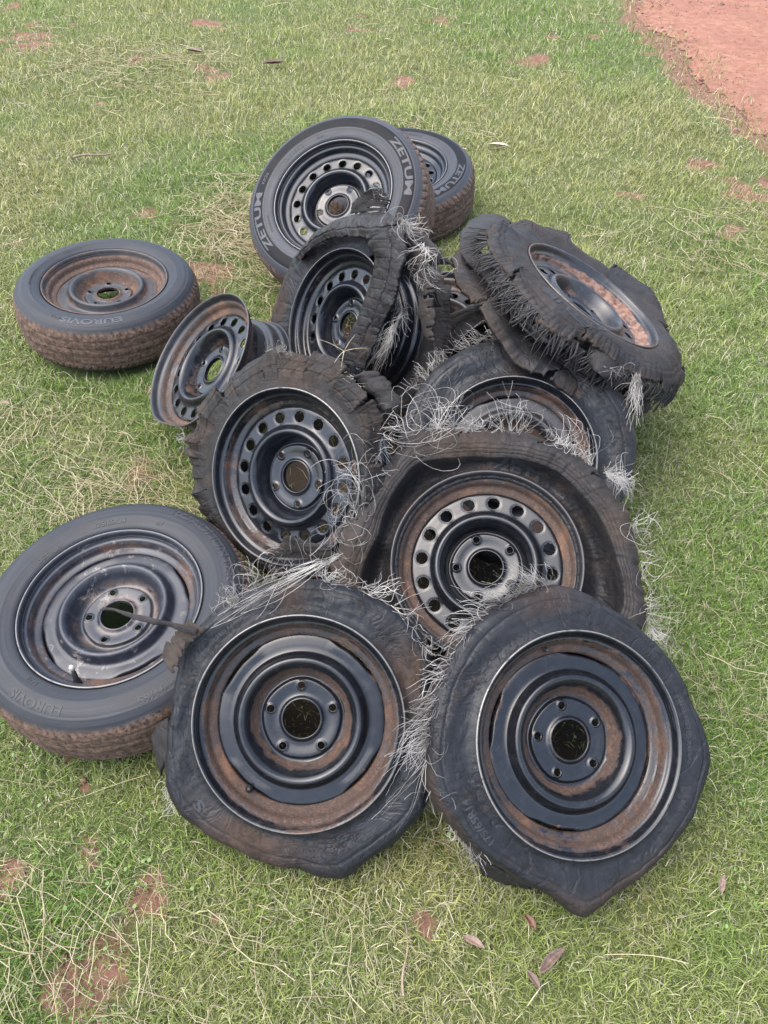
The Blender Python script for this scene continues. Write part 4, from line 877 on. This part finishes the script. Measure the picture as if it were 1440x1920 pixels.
# middle right: square folded tyre, torn all round
def square_tyre(parent, k):
    Tn, n = 720, 110; th = np.linspace(0, 2 * np.pi, Tn, endpoint=False); a = np.degrees(th); u = np.linspace(0, 1, n)[None]
    Rc = interp_ring(RT['W5c'], th, 12)[:, None]; Ro = interp_ring(RT['W5'], th, 8)[:, None] + (.010 * vnoise(Tn, k, 4, 34) + .004 * vnoise(Tn, k + 1, 3, 150))[:, None]
    f = np.clip(u / .5, 0, 1); g = np.clip((u - .5) / .5, 0, 1)
    R = .187 + (Rc - .187) * f ** 1.0 + (Ro - Rc) * g
    Z = -.010 - .050 * np.sin(np.pi * np.clip(f, 0, 1) ** 1.2) ** .8 * np.clip((Rc - .215) / .03, .25, 1) + .014 * smoothstep(.82, 1.0, f) + .010 * np.sin(np.pi * g) - .018 * g ** 2
    X, Y = R * np.cos(th)[:, None], R * np.sin(th)[:, None]
    Z = Z + noise2(X * 11 + 40, Y * 11 + 40, k + 3, 3) * .006 * smoothstep(.3, .6, u) + noise2(np.cos(th)[:, None] * 30 + 50, np.sin(th)[:, None] * 30 + u * 3 + 50, k + 4, 3) * .002
    for c_ in (.56, .62, .70): Z = Z - .0028 * np.exp(-((u - c_ - .008 * vnoise(Tn, k + 9, 3, 6)[:, None]) / .007) ** 2)
    # the tongue on the left is folded forward over its neighbour
    Z = Z + .02 * np.exp(-((np.angle(np.exp(1j * (th - math.radians(185))))) / .5) ** 2)[:, None] * g
    P = polar(th, R, Z + 0 * R); pol = np.stack([np.cos(th)[:, None] + 0 * R, np.sin(th)[:, None] + 0 * R, 0 * R + u * .4], -1)
    dirt = .30 * smoothstep(.45, .55, u) + .75 * (np.exp(-((a - 100) / 16.) ** 2) + np.exp(-((a - 190) / 22.) ** 2) + .7 * np.exp(-((a - 15) / 10.) ** 2))[:, None] * smoothstep(.42, .55, u) + .5 * smoothstep(.93, 1, u) + 0 * R
    sp = np.zeros((Tn, n - 1), bool)
    for c_ in (37, 63, 98, 121, 158, 176): sp |= (np.abs(a[:, None] - c_ + 2 * np.sin(u[:, :-1] * 20)) < .4 + 1.2 * smoothstep(.85, 1, u[:, :-1])) & (u[:, :-1] > .84)
    return sheet('tyre', P, M['rub_b'], parent, keep=~sp, attrs={'pol': pol, 'dirt': np.clip(dirt, 0, 1)}, thick=.008)
w5 = start('W5', 'wheel with a large square tyre torn open above the two front wheels')
ty = square_tyre(w5, 500)
arc_text(ty, 'ZETUM', .208, 84, .026, 0, M['letter_dark'], 1.9, project=True, h=.0012)
build_rim(w5, 501, M['steel_dirty']); build_disc(w5, 502, M['steel_rust2'], 'hole', 107, hole_deg=104 - 11.25 * 0)
strands('frayed_cords', TUF['W5'], M['cord'], ty, 15)

# behind it: smooth black tyre arching over a slotted wheel
w6 = start('W6', 'wheel under a smooth arched black tyre with bright rim edge, behind the square torn tyre')
ty = flat_tyre(w6, 600, RT['W6'], M['rub_a'], dirtfn=lambda a, s, U: .55 * smoothstep(.86, 1, s) * (np.abs(a - 40) < 60) + .35 * np.exp(-((a - 88) / 9.) ** 2) * (s < .5))
build_rim(w6, 601, M['steel_rust']); build_disc(w6, 602, M['steel_dirty'], 'slot', 60, slot_deg=100)
strands('frayed_cords', TUF['W6'], M['cord'], ty, 16)

# upper right: shredded tyre lying on top of the heap, dusty pink rim
def shredded_layer(parent, k, r0, z0, Rtab, rise, name='tyre', a0=0, a1=360, mat='rub_b', jag=.006, sipes=True):
    full = a1 - a0 >= 360; Tn, n = 640, 46; th = np.linspace(math.radians(a0), math.radians(a1), Tn, endpoint=not full); a = np.degrees(th)
    Ro = (interp_ring(Rtab, th, 6) if full else interp_ring(Rtab, th, 0)) + jag * vnoise(Tn, k, 4, 46) + jag * .6 * vnoise(Tn, k + 1, 3, 150); Ro = Ro[:, None]
    s = np.linspace(0, 1, n)[None]; R = r0 + (Ro - r0) * s
    rs = np.interp(a % 360, [x[0] for x in rise], [x[1] for x in rise])[:, None]
    Z = z0 - .012 * np.exp(-(s / .05) ** 2) + rs * smoothstep(0, .9, s) + .014 * np.sin(np.pi * s) - .010 * smoothstep(.80, 1, s) ** 2
    cks = np.array([16., 66, 96, 128, 160, 205, 252, 300, 338]); rr_ = np.random.default_rng(k + 40); zo = rr_.uniform(-.014, .014, len(cks)); sg = np.searchsorted(cks, a % 360) % len(cks)
    if full: Z = Z + (zo[sg][:, None] + .012 * np.sin((a[:, None] - cks[sg][:, None]) * .09)) * smoothstep(.3, .9, s)
    X, Y = R * np.cos(th)[:, None], R * np.sin(th)[:, None]; Z = Z + noise2(X * 12 + 30, Y * 12 + 30, k + 2, 3) * .007 * np.clip(s * 2, 0, 1)
    if sipes: Z = Z - .0035 * np.exp(-((((a[:, None] + 4 * s) % 3.4) / 3.4 - .5) / .12) ** 2) * smoothstep(.70, .76, s) - .003 * np.exp(-((s - .68) / .014) ** 2) - .002 * np.exp(-((s - .80) / .01) ** 2)
    P = polar(th, R, Z); pol = np.stack([np.cos(th)[:, None] + 0 * R, np.sin(th)[:, None] + 0 * R, 0 * R + s * .3], -1)
    dirt = np.clip(.35 * noise2(X * 8 + 3, Y * 8 + 3, k + 5, 3) + .2 + .5 * smoothstep(.9, 1, s), 0, 1)
    sp = np.zeros((Tn, n - 1), bool); nn = Tn if full else Tn - 1
    for c_ in (cks if full else ()): sp |= (np.abs(a[:, None] - c_ + 2.5 * np.sin(s[:, :-1] * 7 + c_)) < .25 + 1.3 * smoothstep(.5, 1, s[:, :-1])) & (s[:, :-1] > .28)
    return sheet(name, P, M[mat], parent, closed=full, keep=~sp[:nn], attrs={'pol': pol, 'dirt': dirt}, thick=.011)

def fringe(parent, k, a0, a1, Rtab, z, lmin, lmax, wid, n, drop=.8, name='rubber_fringe', mat='shred'):
    r = np.random.default_rng(k); V = []; F = []; off = 0; m = 7; clump = np.sort(r.uniform(a0, a1, max(3, n // 5)))
    for i in range(n):
        a = math.radians(clump[r.integers(len(clump))] + r.normal(0, 1.2)); L = r.uniform(lmin, lmax); R = float(interp_ring(Rtab, np.array([a]), 0)[0]) - .006
        rd = np.array([math.cos(a), math.sin(a), 0]); td = np.array([-math.sin(a), math.cos(a), 0]); d = rd * (1 - drop) * r.uniform(.2, 1.6) + np.array([0, 0, -drop]) + td * r.normal(0, .35); d /= np.linalg.norm(d)
        u = np.linspace(0, 1, m)[:, None]; c = r.normal(0, .16) * L; pts = rd * R + np.array([0, 0, z]) + d * u * L + rd * np.sin(u * 2.6) * abs(c) * .5 + td * np.sin(u * 3) * c * .4
        w_ = wid * r.uniform(.4, 1.3) * np.linspace(1, .35, m)[:, None]; tw = td + rd * r.normal(0, .4) ; tw /= np.linalg.norm(tw); th_ = rd * .0012
        Q = [pts - tw * w_ / 2 - th_, pts + tw * w_ / 2 - th_, pts + tw * w_ / 2 + th_, pts - tw * w_ / 2 + th_]; V += Q
        for q in range(4):
            q2 = (q + 1) % 4; i0 = off + q * m + np.arange(m - 1); i1 = off + q2 * m + np.arange(m - 1); F.append(np.stack([i0, i1, i1 + 1, i0 + 1], 1))
        off += 4 * m
    o = raw_mesh(name, np.concatenate(V), np.concatenate(F), M[mat], parent); o['kind'] = 'stuff'; return o
w7 = start('W7', 'shredded tyre wheel on top of the heap, dark ragged fringe, pink dust in rim')
ty = shredded_layer(w7, 700, .196, -.006, RT['W7'], [(0, -.012), (18, -.02), (33, .015), (43, .035), (56, .03), (73, .016), (90, .018), (118, .004), (140, -.004), (182, -.014), (240, -.014), (300, -.014), (345, -.014), (360, -.012)])
arc_text(ty, 'ZETUM', .236, 262, .030, 0, M['letter_dark'], 1.8, project=True, h=.0012)
shredded_layer(w7, 730, .19, -.135, [(0, .30), (90, .33), (140, .34), (180, .36), (220, .33), (270, .31)], [(0, .0), (130, .03), (180, .04), (230, .02), (360, .0)], name='inner_sidewall', mat='rub_b', jag=.008, sipes=False)
fringe(ty, 710, 200, 352, RT['W7'], -.034, .025, .055, .006, 430, .93); fringe(ty, 711, 150, 232, RT['W7'], -.03, .03, .08, .0035, 170, .5); fringe(ty, 713, 235, 345, RT['W7'], -.045, .03, .07, .0025, 160, .85)
build_rim(w7, 701, M['steel_pink'], 1.064); build_disc(w7, 702, M['steel_pink'], 'hole', 40, hole_deg=10, s15=1.064)
add_ribs('W7', w7, M['rub_b'], ['J', 'K'], 710, jag=.008)
strands('frayed_cords', TUF['W7'], M['cord'], ty, 17)

# centre: tread folded across a round holed wheel
w8 = start('W8', 'wheel in the heap centre with its tread folded like a band across the rim')
ty = flat_tyre(w8, 800, RT['W8'], M['rub_a'], rang=(48, 268), dirtfn=lambda a, s, U: .8 * np.exp(-((a - 158) / 12.) ** 2) * smoothstep(.3, .6, s))
rear = shredded_layer(w8, 830, .192, -.150, [(0, .275), (60, .27), (300, .27), (330, .28), (350, .285)], [(0, .0), (360, .0)], name='inner_sidewall', a0=-95, a1=60, mat='rub_b', jag=.003, sipes=False)
build_rim(w8, 801, M['steel_rust2']); build_disc(w8, 802, M['steel_gloss'], 'hole', 78, hole_deg=50)
for nm, b in (('A', .010), ('B', .012)):
    A, B = RIB['W8'][nm]; ribbon('folded_tread', A, B, M['rub_a'], w8, k=810, n=220, m=40, bulge=b, jag=.0035, thick=.009, slits=15)
add_ribs('W8', w8, M['rub_b'], ['C', 'D', 'E'], 820, jag=.009, bulge=.006, cuts=5); add_ribs('W8', w8, M['rub_b'], ['F'], 828, jag=.010, bulge=.003, cuts=8, dirt=.5, n=60)
strands('frayed_cords', TUF['W8'], M['cord'], ty, 18)

# bare rim
w9 = start('W9', 'bare rusty black wheel rim without a tyre, leaning beside the cracked slab tyre')
build_rim(w9, 901, M['steel_dirty'], dent=(-118, 16, .012)); build_disc(w9, 902, M['steel_rust'], 'hole', 65, hole_deg=5)

# left: whole tyre lying flat, muddy tread
w10 = start('W10', 'whole wheel lying flat alone at the left, red mud caked on its tread')
ty = intact_tyre(w10, 1000, .288, .195, .178, M['mud'], groove=.0045)
arc_text(ty, 'EUROVIS', .236, -64, .028, .0078, M['letter'], 1.6)
arc_text(ty, 'HPO2', .238, -105, .014, .0078, M['letter_dark'], 1.2)
arc_text(ty, '185/60R14', .215, 140, .014, .0088, M['letter_dark'], 1.05)
arc_text(ty, 'TUBELESS STEEL RADIAL', .222, 195, .0085, .0088, M['letter_dark'], 1.0)
build_rim(w10, 1001, M['steel_brown']); build_disc(w10, 1002, M['steel_brown'], 'slot', 102, slot_deg=65)

# back: big whole tyre propped up
w11 = start('W11', 'tall whole wheel leaning at the back with round holed rim and large raised lettering')
ty = intact_tyre(w11, 1100, .318, .2075, .200, M['mud2'], groove=.006, sipe_deg=5, band=(.246, .283))
arc_text(ty, 'ZETUM', .2535, 38, .034, .0068, M['letter'], 2.0); arc_text(ty, 'ZETUM', .2535, -143, .034, .0068, M['letter'], 2.0); arc_text(ty, 'KR26', .257, 161, .016, .0072, M['letter_dark'], 1.2)
arc_text(ty, '205/65R15', .226, 136, .017, .0088, M['letter_dark'], 1.05); arc_text(ty, '94H', .226, 104, .014, .0088, M['letter_dark'], 1.2); arc_text(ty, 'TUBELESS RADIAL', .226, 205, .0085, .0088, M['letter_dark'])
build_rim(w11, 1101, M['steel_gloss'], 1.064); build_disc(w11, 1102, M['steel_gloss'], 'hole', 121, hole_deg=14, s15=1.064)
w12 = start('W12', 'whole wheel at the very back, half hidden behind the tall leaning wheel')
ty = intact_tyre(w12, 1200, .318, .2075, .200, M['mud2'], groove=.006, sipe_deg=5, band=(.246, .283))
arc_text(ty, 'ZETUM', .2535, -6, .034, .0068, M['letter'], 2.0); arc_text(ty, '205/65R15', .226, 80, .017, .0088, M['letter_dark'], 1.05)
build_rim(w12, 1201, M['steel_gloss'], 1.064); build_disc(w12, 1202, M['steel_gloss'], 'hole', 20, hole_deg=3, s15=1.064)

# buried in the heap
w13 = start('W13', 'buried wheel behind the arched black tyre, only its shoulder and thin rim arc showing')
flat_tyre(w13, 1300, RT['W13'], M['rub_b'], dirtfn=lambda a, s, U: .6 * smoothstep(.6, 1, s)); build_rim(w13, 1301, M['steel_rust']); build_disc(w13, 1302, M['steel_dirty'], 'hole', 20)
w14 = start('W14', 'bare dirty wheel at the bottom of the heap, only its hub hole showing')
build_rim(w14, 1401, M['steel_dirty']); build_disc(w14, 1402, M['steel_dirty'], 'hole', 50)

# ------------------------------------------------------------------ turf and litter
FOOT += [(-.583, .99, .24), (-.90, 2.26, .26), (.04, 3.13, .26)]
build_grass(); build_straw(); build_weeds(); build_clods()
br, pk, pl = (.12, .075, .055), (.21, .14, .105), (.40, .35, .27)
for i, (x, y, L, wd, az, lab, col) in enumerate([
    (.152, .382, .042, .013, -.6, 'pinkish brown pointed dead leaf below the gap between the two front wheels', pk),
    (.286, .353, .065, .017, .55, 'long brown dead leaf near the bottom edge below the front right wheel', br),
    (.246, .327, .035, .012, -1.1, 'small brown curled leaf piece touching the long brown leaf near the bottom edge', br),
    (.610, .478, .035, .012, 1.0, 'pale tan dead leaf on the turf right of the front right wheel', pk),
    (.561, 3.886, .10, .030, -.35, 'pale cream dead leaf on the grass beyond the wheel at the very back', pl),
    (-.661, 5.156, .14, .05, .15, 'dark reddish dead leaf high up on the grass above the tall leaning wheel', (.10, .05, .035)),
    (-1.185, 5.397, .12, .05, -.5, 'brown crumpled dead leaf at the upper left', br),
    (-1.156, 1.866, .035, .013, -.3, 'pale pink dead leaf at the left edge below the flat muddy wheel', pk),
    (.253, .415, .030, .013, -1.2, 'dark red brown leaf tip in the turf under the front right tyre corner', (.13, .05, .03))]):
    dead_leaf(x, y, L, wd, az, lab, col, k=i)
def twig(x, y, L, az, label, rad=.004):
    n = 12; u = np.linspace(0, 1, n); pts = np.stack([(u - .5) * L, .03 * L * np.sin(u * 7), .022 + .004 * np.sin(u * 5)], 1); c, s = math.cos(az), math.sin(az)
    pts = np.stack([pts[:, 0] * c - pts[:, 1] * s, pts[:, 0] * s + pts[:, 1] * c, pts[:, 2]], 1); th = np.linspace(0, 2 * np.pi, 8, endpoint=False); r_ = rad * (1 - .5 * u) * (1 + .2 * np.sin(u * 23))
    P = pts[None] + np.stack([-s * np.cos(th)[:, None] * r_, c * np.cos(th)[:, None] * r_, np.sin(th)[:, None] * r_], -1)
    o = sheet('twig', P, plain('dry_bark', (.26, .19, .14), .8, .5, 90), None); o.location = (x, y, 0); return tag(o, label, 'twig')
twig(-1.394, 3.775, .17, .3, 'short dry brown twig on the grass at the left above the flat muddy wheel', .006)
twig(.036, .36, .11, 1.5, 'thin dark twig in the turf near the bottom edge left of the pinkish leaf', .0022)
def sprig():
    """a dead grass seed head with four thin arms, caught on the rubber"""
    c = np.array((-.08, 1.304, .594)); ends = [(-.131, 1.341, .597), (-.032, 1.286, .613), (-.058, 1.313, .625), (-.086, 1.286, .567), (-.10, 1.29, .575)]; V = []; F = []
    for i, e in enumerate(ends):
        e = np.array(e); u = np.linspace(0, 1, 8)[:, None]; p = c * (1 - u) + e * u; p[:, 2] += np.sin(u[:, 0] * 3.1) * .003
        for k in range(3):
            a = 2.1 * k; V.append(p + np.array([math.cos(a), 0, math.sin(a)]) * .0009 * np.linspace(1, .5, 8)[:, None])
        for k in range(3):
            i0 = i * 24 + k * 8 + np.arange(7); i1 = i * 24 + ((k + 1) % 3) * 8 + np.arange(7); F.append(np.stack([i0, i1, i1 + 1, i0 + 1], 1))
    o = raw_mesh('dry_grass_sprig', np.concatenate(V), np.concatenate(F), plain('straw_stalk', (.5, .43, .28), .7, .3, 60)); tag(o, 'star shaped pale dry grass sprig caught on top of the cracked slab tyre', 'grass sprig')
sprig()
